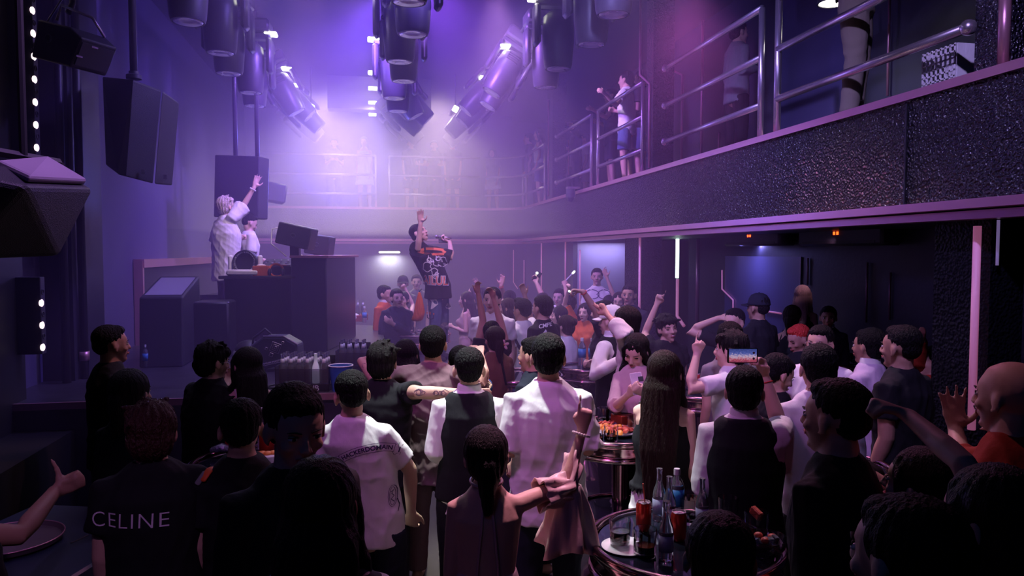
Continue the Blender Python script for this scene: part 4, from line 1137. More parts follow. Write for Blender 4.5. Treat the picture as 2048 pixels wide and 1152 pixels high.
def round_table(px, py, label, R_=.375, z=TZ, d=None):
    c = atZ(px, py, z) if d is None else at(px, 600, d); c.z = 0
    r = empty('high_table', c)
    MB().lathe([(0, z), (R_ - .03, z), (R_ - .03, z - .03), (0, z - .03)], c, 64).build('table_top', M_TTOP, r, smooth='angle')
    MB().torus(c + Vector((0, 0, z)), R_, .020, 96, 12).build('upper_rim', M_COPPER, r, smooth=True)
    MB().lathe([(R_ - .04, z - .01), (R_ - .002, z - .01), (R_ + .006, z - .03), (R_ - .012, z - .05), (R_ + .004, z - .07), (R_ - .012, z - .095), (R_ - .10, z - .10)], c, 96).build('edge_band', M_COPPER, r, smooth=True)
    MB().torus(c + Vector((0, 0, z - .105)), R_ - .005, .016, 96, 12).build('lower_rim', M_COPPER, r, smooth=True)
    MB().lathe([(0, z - .10), (R_ - .03, z - .10), (R_ - .09, z - .14), (.10, z - .17), (.055, z - .22), (.05, z - .62), (.055, .35), (.09, .18), (.24, .05), (.26, 0), (0, 0)], c, 48).build('pedestal', M_COPPER, r, smooth='angle')
    MB().lathe([(0, .46), (R_ - .09, .46), (R_ - .09, .44), (0, .44)], c, 48).build('lower_shelf', M_TTOP, r)
    MB().torus(c + Vector((0, 0, .47)), R_ - .09, .012, 72, 10).build('shelf_rim', M_COPPER, r, smooth=True)
    tag(r, label, 'table', 'round chrome-rimmed drinks tables')
    return c, r
# ---- builders for small things; each returns its root
SRC = {}
def proto(key, fn, pos, label, group=None, rz=0.0, sc=1.0, rot=None):
    pos = Vector(pos)
    if key in SRC: r = copy_tree(SRC[key])
    else: r = SRC[key] = fn()
    r.location = pos; r.rotation_euler = rot or (0, 0, rz); r.scale = (sc, sc, sc)
    r['label'] = label
    if group: r['group'] = group
    elif 'group' in r: del r['group']
    return r
def f_tumbler():
    r = empty('tumbler_glass'); r['category'] = 'glass'
    MB().lathe([(0, .0), (.033, 0), (.036, .01), (.040, .092), (.0372, .092), (.0335, .014), (0, .012)], (0, 0, 0), 24).build('glass_wall', M_GLASS, r, smooth='angle', world=False)
    MB().lathe([(0, .0135), (.0328, .0145), (.0345, .038), (0, .038)], (0, 0, 0), 20).build('drink', M_LIQ, r, smooth='angle', world=False)
    for i in range(8):
        a = 2 * PI * i / 8; MB().box((.0385 * math.cos(a), .0385 * math.sin(a), .035), (.003, .009, .05), rotm(0, 0, a)).build('facet', M_GLASS, r, world=False)
    return r
def f_emptyglass():
    r = empty('clear_glass'); r['category'] = 'glass'
    MB().lathe([(0, .0), (.034, 0), (.036, .008), (.040, .095), (.0375, .095), (.0335, .014), (0, .012)], (0, 0, 0), 24).build('glass_wall', M_GLASS, r, smooth='angle', world=False)
    MB().ell((.006, 0, .026), (.014, .012, .012), None, 8, 6).build('ice_cube', M_ICE, r, world=False)
    return r
def f_waterglass():
    r = empty('water_glass'); r['category'] = 'glass'
    MB().lathe([(0, .0), (.036, 0), (.038, .008), (.042, .105), (.0395, .105), (.0355, .014), (0, .012)], (0, 0, 0), 28).build('glass_wall', M_GLASS, r, smooth='angle', world=False)
    MB().lathe([(0, .0135), (.0348, .0145), (.0372, .062), (0, .062)], (0, 0, 0), 24).build('drink', M_CLEAR, r, smooth='angle', world=False)
    MB().ell((-.012, -.014, .032), (.012, .012, .011), None, 10, 8).build('berry', M_REDCAN, r, smooth=True, world=False)
    MB().ell((.010, -.008, .022), (.018, .014, .006), None, 10, 8).build('fruit_slice', M_WMEL, r, smooth=True, world=False)
    return r
BOT = [(0, 0), (.026, 0), (.029, .006), (.029, .115), (.026, .135), (.0145, .168), (.0125, .182), (.0122, .222), (.0135, .224), (.0135, .235), (0, .235)]
def f_beer():
    r = empty('beer_bottle'); r['category'] = 'bottle'
    MB().lathe(BOT, (0, 0, 0), 18).build('bottle_glass', M_CLEAR, r, smooth='angle', world=False)
    MB().lathe([(0, .004), (.0262, .006), (.0262, .115), (.022, .137), (.012, .165), (0, .165)], (0, 0, 0), 14).build('beer', M_BEER, r, smooth='angle', world=False)
    MB().lathe([(.0135, .150), (.0185, .150), (.0150, .175), (.0130, .195), (.0125, .195)], (0, 0, 0), 14).build('neck_label', M_CAP, r, smooth=True, world=False)
    return r
def f_darkbottle():
    r = empty('dark_beer_bottle'); r['category'] = 'bottle'
    MB().lathe(BOT, (0, 0, 0), 18).build('bottle_glass', M_GREENB, r, smooth='angle', world=False)
    MB().lathe([(.0292, .03), (.0296, .03), (.0296, .095), (.0292, .095)], (0, 0, 0), 18).build('label_band', M_CAP, r, smooth=True, world=False)
    return r
def f_clearbottle():
    r = empty('empty_beer_bottle'); r['category'] = 'bottle'
    MB().lathe(BOT, (0, 0, 0), 20).build('bottle_glass', M_GLASS if False else M_CLEAR, r, smooth='angle', world=False)
    MB().lathe([(.0294, .035), (.0298, .035), (.0298, .10), (.0294, .10)], (0, 0, 0), 18).build('label_band', mat('label_pale', (.35, .36, .55), .4), r, smooth=True, world=False)
    return r
def f_water():
    r = empty('water_bottle'); r['category'] = 'bottle'
    MB().lathe([(0, 0), (.028, 0), (.032, .008), (.031, .06), (.0325, .065), (.0325, .15), (.026, .175), (.013, .198), (.013, .212), (0, .212)], (0, 0, 0), 22).build('bottle_body', M_CLEAR, r, smooth='angle', world=False)
    MB().lathe([(.0328, .070), (.0335, .070), (.0335, .145), (.0328, .145)], (0, 0, 0), 22).build('label_band', M_LABELB, r, smooth=True, world=False)
    MB().lathe([(0, .234), (.013, .234), (.0145, .228), (.0145, .206), (0, .206)], (0, 0, 0), 16).build('cap', M_CAP, r, smooth='angle', world=False)
    return r
def f_can(straw=False):
    r = empty('drink_can'); r['category'] = 'can'
    MB().lathe([(0, .003), (.024, 0), (.0265, .006), (.033, .016), (.033, .105), (.0275, .119), (.0265, .119)], (0, 0, 0), 24).build('can_body', M_REDCAN, r, smooth='angle', world=False)
    MB().lathe([(.0278, .118), (.0285, .122), (.0265, .122), (.0255, .116), (0, .116)], (0, 0, 0), 24).build('can_lid', M_CHROME, r, smooth='angle', world=False)
    MB().box((.004, 0, .1185), (.018, .010, .002)).build('pull_tab', M_CHROME, r, world=False)
    return r
def on(px, py, z): return atZ(px, py, z)

# ---- nearest table
c, T1 = round_table(1368, 1085, 'nearest round drinks table with polished rims, bottom right of centre', .385)
def place(key, fn, px, py, label, z=TZ, sc=1.0, rz=0): return proto(key, fn, atZ(px, py, z + .001), label, None, rz, sc)
place('waterg', f_waterglass, 1240, 1092, 'water glass with a berry and fruit slices, leftmost on the nearest table', sc=1.05)
place('tumbler', f_tumbler, 1290, 1110, 'ribbed tumbler of dark drink in front of the red can on the nearest table', sc=1.15)
r = place('can', f_can, 1287, 1058, 'red drink can with a red straw on the nearest table')
MB().tube([(.006, 0, .11), (-.004, .0, .20)], .0032, 8).build('straw', M_WMEL, r, world=False)
SRC2 = SRC.pop('can')
place('can', f_can, 1357, 1080, 'second red drink can, right of the slim bottles on the nearest table')
place('clearb', f_clearbottle, 1332, 1118, 'slim empty bottle standing frontmost on the nearest table', sc=.98)
place('clearb', f_clearbottle, 1318, 1040, 'slim empty bottle behind, left of the blue-labelled water bottle', sc=1.0)
place('clearb', f_clearbottle, 1338, 1060, 'slim empty bottle just in front of the blue-labelled water bottle', sc=1.0)
place('water', f_water, 1353, 1040, 'water bottle with a blue label and white cap on the nearest table')
place('clearb', f_clearbottle, 1404, 1058, 'slim bottle right of the water bottle, partly behind the tousled head', sc=.95)
place('eglass', f_emptyglass, 1382, 1046, 'empty ribbed glass behind the second red can', sc=1.2)
place('eglass', f_emptyglass, 1456, 1040, 'empty glass at the far edge of the nearest table', sc=1.1)
g = place('eglass', f_emptyglass, 1512, 1078, 'glass with a watermelon piece at the right of the nearest table', sc=1.25)
MB().box((0, 0, .088), (.02, .045, .03), rotm(.4, 0, .3), .004).build('fruit_piece', M_WMEL, g, world=False)
# ice bowl at the right of the table
p = atZ(1530, 1110, TZ + .001)
r = empty('ice_bowl', p); r['category'] = 'bowl'; r['label'] = 'glass bowl of ice and red fruit at the right edge of the nearest table'
MB().lathe([(0, 0), (.04, 0), (.075, .035), (.088, .075), (.084, .075), (.070, .038), (.035, .006), (0, .006)], p, 28).build('glass_bowl', M_GLASS, r, smooth='angle')
for i in range(7):
    a = i * 2.4; MB().box(p + Vector((.035 * math.cos(a), .035 * math.sin(a), .045 + .012 * (i % 3))), (.028, .028, .026), rotm(i, i * .7, i), .004).build('ice_cube', M_ICE, r)
for i in range(3): MB().ell(p + Vector((.03 * math.cos(i * 2.1), .03 * math.sin(i * 2.1), .07)), (.018, .018, .014)).build('fruit_piece', M_WMEL, r, smooth=True)
o = MB().lathe([(0, 0), (.085, 0), (.10, .008), (.10, .010), (.085, .003), (0, .003)], atZ(1252, 1096, TZ), 36).build('saucer', M_PLATE, smooth='angle', origin=atZ(1252, 1096, TZ))
o.location.z += 0; tag(o, 'pale saucer under the water glass with the berry', 'saucer')

# ---- middle table with fruit and tissue box
c, T2 = round_table(1240, 862, 'round drinks table with fruit platters, before the woman with the phone', .385)
place('tumbler', f_tumbler, 1196, 884, 'small glass of dark red drink on the fruit table', sc=.85)
place('tumbler', f_tumbler, 1222, 884, 'wide tumbler of dark drink front and centre on the fruit table', sc=1.15)
place('eglass', f_emptyglass, 1207, 845, 'clear glass at the back left of the fruit table', sc=1.1)
place('eglass', f_emptyglass, 1224, 843, 'clear glass left of the red tissue box', sc=1.1)
place('eglass', f_emptyglass, 1268, 866, 'clear glass beside the arm with the wristwatch', sc=1.15)
p = atZ(1254, 849, TZ)
r = empty('tissue_box', p); tag(r, 'red lacquered tissue box on the fruit table', 'tissue box')
MB().box(p + Vector((0, 0, .04)), (.20, .12, .08), rotm(0, 0, .35), .006).build('box', M_WOODR, r)
MB().lathe([(0, .0), (.045, 0), (.045, .004), (0, .004)], p + Vector((0, 0, .079)), 24, Matrix.Diagonal((1.1, .5, 1))).build('slot', M_BLACK, r)
p = atZ(1234, 868, TZ)
r = empty('fruit_platter', p); tag(r, 'patterned platter heaped with sliced fruit on the fruit table', 'platter')
MB().lathe([(0, 0), (.09, 0), (.145, .02), (.15, .028), (.142, .026), (.09, .008), (0, .008)], p, 40).build('plate', M_PLATE, r, smooth='angle')
rnd = random.Random(3)
for i in range(16):
    a = i * 2.39996; rr = .022 * math.sqrt(i) + .01
    m_ = M_WMEL if i % 3 else M_ORFR
    MB().ell(p + Vector((rr * math.cos(a), rr * math.sin(a), .03 + .02 * (1 - rr / .1))), (.026, .020, .014), rotm(rnd.uniform(-.6, .6), rnd.uniform(-.6, .6), a), 12, 8).build('fruit_slice', m_, r, smooth=True)
p = atZ(1214, 856, TZ)
r = empty('snack_plate', p + Vector((0, 0, 0))); tag(r, 'small dark dish of pink snacks behind the fruit platter', 'plate')
MB().lathe([(0, 0), (.04, 0), (.075, .028), (.072, .03), (.04, .006), (0, .006)], p, 30).build('plate', M_TTOP, r, smooth='angle')
for i in range(10):
    a = i * 2.39996; rr = .016 * math.sqrt(i)
    MB().tube([p + Vector((rr * math.cos(a) - .01, rr * math.sin(a), .03)), p + Vector((rr * math.cos(a) + .012, rr * math.sin(a) + .008, .038))], .007, 6, True).build('snack', M_WMEL, r, smooth=True)
p = atZ(1238, 846, TZ)
o = MB().lathe([(0, .01), (.05, .01), (.07, .022), (.068, .024), (.05, .014), (0, .014)], p, 28).build('red_saucer', M_REDCAN, smooth='angle', origin=p); tag(o, 'shallow red dish beside the tissue box', 'dish')
for px, py, lab in ((1192, 860, 'left'), (1202, 862, 'middle'), (1212, 860, 'right')):
    p = atZ(px, py, TZ) + Vector((0, 0, .024)); o = MB().ell((0, 0, 0), (.026, .026, .024)).build('tomato', M_ORFR, smooth=True); o.location = p
    tag(o, '%s one of the three round orange fruits at the platter\'s near left' % lab, 'fruit')

# ---- right table with dark bottles
c, T3 = round_table(1640, 935, 'round drinks table with two dark bottles, in front of the man in profile', .385)
place('dark', f_darkbottle, 1594, 912, 'left one of the two dark beer bottles', sc=1.25)
place('dark', f_darkbottle, 1612, 908, 'right one of the two dark beer bottles', sc=1.25)
place('eglass', f_emptyglass, 1601, 938, 'left empty tumbler on the table with dark bottles', sc=1.15)
place('eglass', f_emptyglass, 1644, 940, 'right empty tumbler on the table with dark bottles', sc=1.1)
p = atZ(1562, 905, TZ); r = place('can', f_can, 1572, 935, 'tall red can left of the dark beer bottles', sc=1.3)
# ---- tables farther back
c, T4 = round_table(1402, 782, 'round drinks table beside the man with a raised finger')
place('can', f_can, 1397, 775, 'red can on the table beside the raised finger'); place('eglass', f_emptyglass, 1380, 776, 'tall clear glass on the table beside the raised finger', sc=1.2)
p = atZ(1404, 784, TZ); r = empty('snack_plate', p); tag(r, 'plate of pale pink snacks near the raised finger', 'plate')
MB().lathe([(0, 0), (.08, 0), (.12, .02), (.118, .022), (.08, .006), (0, .006)], p, 30).build('plate', M_PLATE, r, smooth='angle')
for i in range(6): MB().ell(p + Vector((.04 * math.cos(i * 1.05), .04 * math.sin(i * 1.05), .028)), (.03, .025, .02)).build('snack', M_WMEL, r, smooth=True)
c, T5 = round_table(1040, 752, 'round drinks table between the brown top and the white t-shirt', z=1.08)
place('eglass', f_emptyglass, 1054, 752, 'clear ribbed glass on the table left of the white t-shirt', z=1.08, sc=1.3)
c, T6 = round_table(845, 668, 'round drinks table at the singer\'s feet', z=1.08)
place('eglass', f_emptyglass, 830, 668, 'glass on the table at the singer\'s feet', z=1.08)
c, T7 = round_table(1688, 725, 'round drinks table crowded with glasses behind the man with glasses', z=1.0)
place('water', f_water, 1672, 722, 'water bottle with blue label on the crowded far right table', sc=1.0)
for i, (px, py) in enumerate(((1684, 716), (1700, 718), (1690, 724), (1706, 726))): place('eglass', f_emptyglass, px, py, ('leftmost', 'farthest', 'nearest', 'rightmost')[i] + ' clear glass of the four on the far right table', sc=1.1)
for i, (px, py) in enumerate(((1688, 720), (1694, 716))): place('can', f_can, px, py, ('first', 'second')[i] + ' red can among the glasses, far right table', sc=.8)
c, T8 = round_table(1172, 735, 'round drinks table with water bottles, left of the bow-tie waiter', .26, z=1.06)
place('water', f_water, 1164, 731, 'blue-labelled water bottle left of the bow-tie waiter', z=1.06, sc=1.2)
place('water', f_water, 1184, 729, "blue-labelled water bottle nearest the bow-tie waiter's sleeve", z=1.06, sc=1.15)
place('tumbler', f_tumbler, 1172, 742, 'glass with a red drink left of the bow-tie waiter', z=1.06)
# ---- left table behind the orange strap man
c, T9 = round_table(520, 925, 'round drinks table behind the man with the orange bag strap', z=1.0)
place('water', f_water, 527, 899, 'water bottle standing on the left drinks table', sc=1.1)
place('can', f_can, 534, 910, 'tall red can on the left drinks table', sc=1.35)
place('can', f_can, 462, 908, 'red can beside a snack bag on the left drinks table', sc=1.0)
p = atZ(444, 912, TZ); r = empty('snack_bag', p); tag(r, 'crumpled foil snack bag on the left drinks table', 'snack bag')
MB().tube([p + Vector((-.05, 0, .04)), p + Vector((0, 0, .05)), p + Vector((.05, .01, .04))], [.03, .045, .03], 10, True, .6).build('bag', mat('foil', (.3, .3, .42), .25, .6, bump=('noise', 25, 1, (1, 1, 1))), r, smooth=True)
p = atZ(530, 930, TZ); r = empty('fruit_box', p); tag(r, 'open white carton of orange slices on the left drinks table', 'carton')
MB().box(p + Vector((0, 0, .03)), (.16, .12, .06), rotm(0, 0, .2), .004).build('carton', C_WHITE, r)
for i in range(4): MB().ell(p + Vector((-.045 + .03 * i, .01 * (i % 2), .065)), (.026, .026, .014)).build('fruit_slice', M_ORFR, r, smooth=True)

def text_mesh(body, size, m, parent, name='lettering', spacing=1.0):
    tx = bpy.data.curves.new(name, 'FONT'); tx.body = body; tx.size = size; tx.extrude = .001; tx.align_x = 'CENTER'; tx.space_character = spacing
    tmp = bpy.data.objects.new('tmp', tx); COL.objects.link(tmp)
    bpy.context.view_layer.update()
    me = bpy.data.meshes.new_from_object(tmp.evaluated_get(bpy.context.evaluated_depsgraph_get()))
    bpy.data.objects.remove(tmp); bpy.data.curves.remove(tx)
    me.materials.clear(); me.materials.append(m); me.name = name
    o = bpy.data.objects.new(name, me); COL.objects.link(o); o.parent = parent
    return o
# ---- beer bottles on the stage
def crate(px, py, d, nx, ny, label, lab2, text=None):
    c = atZ(px, py, SZ)
    r = empty('bottle_crate', c); R = rotm(0, 0, -YAW)
    wx, wy = nx * .066 + .03, ny * .066 + .03
    MB().box(c + Vector((0, 0, .03)), (wx, wy, .06), R, .004).build('base', M_BLACK, r)
    M_ACR = mat('clear_acrylic', (.5, .45, .6), .05, trans=.9)
    for sx in (-1, 1): MB().box(c + R @ Vector((sx * (wx / 2 - .003), 0, .13)), (.006, wy, .14), R).build('side_panel', M_ACR, r)
    MB().box(c + R @ Vector((0, -wy / 2 + .003, .12)), (wx, .006, .12), R).build('front_panel', M_ACR, r)
    MB().box(c + R @ Vector((0, wy / 2 - .003, .16)), (wx, .008, .20), R).build('back_panel', M_BLACK, r)
    tag(r, label, 'crate')
    for j in range(ny):
        for i in range(nx):
            if text and (i, j) == (nx - 2, 0): continue
            p = c + R @ Vector(((i - (nx - 1) / 2) * .066, (j - (ny - 1) / 2) * .066, .061))
            proto('beer', f_beer, p, 'beer bottle in row %s, %s from the left, %s' % (('front', 'middle', 'back')[j], ('first', 'second', 'third', 'fourth', 'fifth', 'sixth')[i], lab2), 'beer bottles in the stage crates')
    return c, R, r, wx, wy
cc, Rr, cr_, wx, wy = crate(612, 778, 5.9, 6, 3, 'clear and black bottle crate at the front of the stage, lettered on its base', 'lettered crate', True)
# pale bottle among them, a faint glow put into its milky white
p = cc + Rr @ Vector(((4 - 2.5) * .066, -.066, .061)); r = empty('white_bottle', p); tag(r, 'opaque white bottle in the front row of the lettered crate', 'bottle')
MB().lathe(BOT, p, 18).build('bottle_body', mat('milky_white_glow', (.85, .85, .95), .3, emit=(.8, .8, 1), estr=.12), r, smooth='angle')
to = text_mesh('CLUB', .062, M_CAP, cr_)
to.location = Rr @ Vector((.06, -wy / 2 - .003, .008)); to.rotation_euler = (PI / 2, 0, -YAW)
crate(707, 742, 6.9, 4, 2, 'black crate of beer bottles, farther back on the stage', 'rear crate')
for i, (px, py) in enumerate(((698, 640), (705, 640), (712, 640), (719, 640), (702, 636), (710, 636), (717, 636), (725, 637))):
    proto('beer', f_beer, atZ(711, 642, SZ) + Vector((-.12 + .08 * (i % 4), -.02 + .12 * (i // 4), .101)), 'beer bottle, %s in the far wooden tray' % ('first', 'second', 'third', 'fourth', 'fifth', 'sixth', 'seventh', 'eighth')[i], 'beer bottles in the far tray')
p = atZ(711, 642, SZ); r = empty('wooden_tray', p); tag(r, 'reddish wooden tray of bottles far back on the stage', 'tray')
MB().box(p + Vector((0, .05, .05)), (.34, .34, .10), rotm(0, 0, -YAW), .006).build('tray_box', M_WOODR, r)
p = atZ(706, 641, SZ) + Vector((0, -.16, .0)); r = empty('white_bag', p); tag(r, 'crumpled white plastic bag in front of the far bottles', 'bag')
MB().ell(p + Vector((0, 0, .07)), (.11, .08, .07), None, 14, 10).build('bag_body', C_WHITE, r, smooth=True); MB().tube([p + Vector((0, 0, .13)), p + Vector((.02, 0, .19))], [.03, .012], 8, True).build('bag_knot', C_WHITE, r, smooth=True)
place('water', f_water, 686, 646, 'water bottle left of the white bag on the stage', z=SZ, sc=1.1); place('water', f_water, 729, 645, 'water bottle right of the white bag on the stage', z=SZ, sc=1.1)
place('water', f_water, 292, 735, 'water bottle standing alone before the wedge speaker', z=SZ, sc=.95)
p = atZ(668, 642, SZ); r = empty('equipment_case', p); tag(r, 'small black equipment case far back on the stage, left of the bottles', 'case')
MB().box(p + Vector((0, .1, .13)), (.34, .3, .26), rotm(0, 0, -YAW), .012).build('case_body', M_SPK, r); MB().box(p + Vector((0, -.06, .20)), (.16, .012, .02), rotm(0, 0, -YAW)).build('handle', M_CHROME, r)
# blue ice bucket by the lettered crate
p = atZ(678, 800, SZ) + Vector((0, .0, 0)); p.y = max(p.y, 6.02)
r = empty('ice_bucket', p); tag(r, 'blue translucent ice bucket at the stage edge right of the crate', 'bucket')
MB().lathe([(0, 0), (.07, 0), (.095, .20), (.090, .20), (.066, .008), (0, .008)], p, 28).build('bucket_body', mat('blue_plastic', (.08, .3, .8), .15, trans=.4), r, smooth='angle')
MB().torus(p + Vector((0, 0, .20)), .094, .005, 32, 8).build('rim', M_CAP, r, smooth=True)
# lit tray held near the left edge
p = atZ(20, 1085, .98); 
r = empty('round_tray', p); tag(r, 'round rimmed tray lying under the thumbs-up elbow', 'tray')
MB().lathe([(0, 0), (.19, 0), (.20, .02), (.196, .022), (.186, .006), (0, .006)], p, 48).build('tray_plate', mat('tray_brown', (.13, .09, .11), .4), r, smooth='angle')
MB().torus(p + Vector((0, 0, .022)), .199, .0035, 64, 6).build('tray_rim', M_ROSE, r, smooth=True)
o = MB().box((p.x + .12, p.y + .05, .485), (.75, .8, .97), rotm(0, 0, -.3), .01).build('side_counter', mat('counter_blue', (.02, .03, .06), .4), origin=(p.x + .12, p.y + .05, .485)); tag(o, 'dark blue counter holding the round tray at the lower left', 'counter')
p = atZ(142, 1086, .972); q = atZ(176, 1070, .972)
o = MB().tube([p, q], .003, 6).build('drinking_straw', M_GREY, origin=p); tag(o, 'thin grey straw lying on the dark blue counter', 'straw')

# ---- emblem case and helmet bag near the booth
p = atZ(545, 745, SZ)
r = empty('trolley_bag', p); tag(r, 'dark grey hard case with a square emblem and carry handle, before the DJ booth', 'bag')
Rb = rotm(0, -.22, -YAW)
def bp(u, v, h): return p + Vector((0, .12, .14)) + Rb @ Vector((u, h, v))
MB().prism([(-.28, -.10), (.24, -.10), (.27, .06), (.16, .16), (-.02, .20), (-.16, .14), (-.28, .02)], -.11, .11, bp).build('case_body', mat('case_grey', (.05, .05, .075), .45), r, bevel=.02)
MB().tube([bp(-.17, .14, 0), bp(-.15, .20, 0), bp(-.02, .26, 0), bp(.02, .20, 0)], .011, 8).build('handle', M_GREY, r, smooth=True)
MB().tube([bp(-.02, .203, -.10), bp(.16, .163, -.10), bp(.27, .06, -.10)], .008, 6).build('edge_trim', M_CHROME, r)
em = MB()
for s_, off in ((.060, (0, 0)), (.036, (0, 0)), (.016, (0, 0)), (.022, (-.055, -.055)), (.014, (-.085, .01)), (.014, (.075, .03))):
    cx_, cz_ = .07 + off[0], .075 + off[1]
    sq = [(cx_ + s_ * a, cz_ + s_ * b) for a, b in ((-1, -.2), (-.2, 1), (1, .2), (.2, -1), (-1, -.2))]
    for a, b in zip(sq, sq[1:]): em.tube([bp(*a, -.113), bp(*b, -.113)], .0028, 5)
for k in range(2): em.tube([bp(-.2, -.045 - .02 * k, -.113), bp(.2, -.045 - .02 * k, -.113)], .002, 5)
em.build('emblem', M_CHROME, r)
to = text_mesh('AND FUN MASTERS', .028, C_LPINK, r)
to.matrix_local = Matrix.Translation(bp(.0, -.058, -.114) - p) @ (Rb @ rotm(PI / 2)).to_4x4()
p = atZ(494, 735, SZ)
r = empty('helmet', p + Vector((0, 0, .0))); tag(r, 'white and black helmet resting beside the emblem case', 'helmet')
MB().ell(p + Vector((0, .1, .12)), (.15, .13, .11), rotm(0, -.2, 0)).build('shell', C_WHITE, r, smooth=True)
MB().ell(p + Vector((-.01, .09, .17)), (.12, .11, .085), rotm(0, -.2, 0)).build('visor', M_BLACK, r, smooth=True)
MB().ell(p + Vector((.12, .06, .21)), (.045, .02, .018)).build('strap_clip', M_LABELB, r, smooth=True)
p = atZ(555, 780, SZ)
o = MB().torus(p + Vector((0, .1, .012)), .09, .008, 32, 6).build('coiled_cable', M_BLACK, smooth=True, origin=p); tag(o, 'coil of black cable on the stage left of the lettered crate', 'cable')
# podium under the singer
pd = at(862, 700, 9.75); MBp = MB().box((pd.x, pd.y, .40), (.9, .9, .80), None, .02)
o = MBp.build('singer_podium', M_STAGE, origin=(pd.x, pd.y, .4)); tag(o, 'square dark podium the singer stands on', 'platform')
pd2 = at(1194, 600, 11.4)
# air conditioners with red digits under the balcony
def aircon(px, py, X, label):
    c = atX(px, py, X); r = empty('air_conditioner', c)
    MB().box(c, (.25, 1.5, .22), None, .03).build('housing', M_WALLD, r, smooth='angle')
    for k in (-1, 1): MB().box(c + Vector((-.128, -.03 * k, .03)), (.006, .03, .035)).build('display', mat('red_digit', (1, .1, 0), .5, emit=(1, .08, .01), estr=4), r)
    MB().box(c + Vector((-.127, 0, -.07)), (.006, 1.3, .03)).build('vent', M_BLACK, r)
    tag(r, label, 'air conditioner')
aircon(1515, 476, 5.2, 'dark air conditioner with two red digits, left of its twin')
aircon(1692, 472, 5.2, 'dark air conditioner with one red display, nearer the right edge')
# ================================================================ THE CROWD
P = {}
C_STRIPE = mat('cloth_striped', (0.75, 0.73, 0.76), .85); _n = C_STRIPE.node_tree; _b = _n.nodes['Principled BSDF']
_t = _n.nodes.new('ShaderNodeTexCoord'); _w = _n.nodes.new('ShaderNodeTexWave'); _w.bands_direction = 'Z'; _w.inputs['Scale'].default_value = 11; _w.inputs['Distortion'].default_value = 1.2; _w.inputs['Detail Scale'].default_value = .6
_r = _n.nodes.new('ShaderNodeValToRGB'); _r.color_ramp.interpolation = 'CONSTANT'; _r.color_ramp.elements[0].color = (.012, .012, .03, 1); _r.color_ramp.elements[1].color = (.72, .70, .74, 1); _r.color_ramp.elements[1].position = .5
_n.links.new(_t.outputs['Object'], _w.inputs['Vector']); _n.links.new(_w.outputs['Fac'], _r.inputs[0]); _n.links.new(_r.outputs[0], _b.inputs['Base Color'])
NEARG = None
# ---- nearest, dark backs along the bottom edge
P['stripe'] = person('woman with long straight black hair in a black and white striped top, bottom centre-left', 640, 910, 1.82, 8, sex='f', hair='verylong', topc=C_STRIPE, topk='tee', sleeve=.6)
P['bighead'] = person('dark short-haired head seen from behind before the nearest drinks table', 1440, 1020, 1.82, -5, hair='short', haircol=M_HAIRB, topc=C_BLACK)
P['lowright'] = person('short-haired person in black, lowest head in the bottom right corner', 1815, 985, 1.4, -55, hair='short', topc=C_BLACK, facep=True)
P['right_f'] = person('black-haired guest in profile raising a bent fist, at the right edge', 1985, 930, 1.62, -65, hair='bob', sex='f', topc=C_BLACK, facep=True, pitch=-8,
    R_=((1925, 925, 1), (1815, 830, 1)), rh='fist', rp=(-.3, -.9, .2), rd=(-.8, .25, -.1))
P['celin'] = person('man with dark red hair in a black lettered t-shirt, seen from behind', 302, 802, 2.85, 5, hair='messy', haircol=M_HAIRRD, topc=C_BLACK, w=1.12,
    R_=((385, 1010, 1), (325, 955, 1)), rh='fist', rp=(0, .2, -1))
P['thumb'] = person('guest at the left edge giving a thumbs up above a round tray', -95, 880, 2.25, 60, hair='short', topc=C_BLACK, skin=M_SKIN2,
    L_=((40, 1070, 1), (108, 985, 1)), lh='thumbup', lp=(-.25, .1, 1), ld=(.8, .25, -.35), sleeve=.5)
P['facing'] = person('tall man in black looking down, silhouetted beside the lettered white t-shirt', 590, 768, 2.25, 150, hair='short', topc=C_BLACK, topk='long', facep=True, w=1.1, pitch=-12, turn=12)
P['strap'] = person('short-haired man in black with an orange bag strap, back to us', 482, 797, 2.95, 4, hair='fade', topc=C_BLACK, topk='polo', pitch=-6)
P['bunwoman'] = person('woman in black with pinned-up black hair, behind the man with dark red hair', 262, 737, 3.6, 38, sex='f', hair='tied', topc=C_BLACK, topk='long', facep=True)
P['halter'] = person('bare-backed woman in a pink satin halter dress, ruffled sleeve raised, finger pointing up', 972, 850, 2.8, -3, sex='f', hair='tied', topc=C_SATIN, topk='off', skin=M_SKIN3, hem=.45, lowback=True, pants=C_SATIN, pantk='skirt', vox=.007, roll=-3, pitch=-4,
    R_=((1132, 975, 1), (1164, 862, 1)), rh='point', rp=(.15, 0, -1), rd=(.13, 1, .1))
P['hacker'] = person('man in a white t-shirt with a lettered scroll across the back', 703, 740, 3.7, 16, hair='fade', topc=C_WHITE, topk='tee', w=1.06, loose=.016, lean=(-.10, 0), turn=-25, pitch=-6, roll=-5, vox=.007, fold=.007, sleeve=.75, pants=C_NAVY,
    R_=((820, 940, 1), (822, 1018, 1)), rh='relaxed')
P['greycap'] = person('man in a dark shirt in left profile, right beside the raised bare arm', 1672, 757, 2.45, -62, hair='fade', topc=C_BLACK, topk='long', facep=True, w=1.05)
P['armwoman'] = person('black-haired woman in profile to the left with a bare arm raised and hand bent over', 1838, 892, 2.3, -70, sex='f', hair='bob', topc=C_BLACK, topk='tank', facep=True, skin=M_SKIN3, pitch=4,
    R_=((1706, 930, -1), (1686, 812, 1)), rh='cup', rp=(-.3, -.9, .2), rd=(-.55, .75, 0))
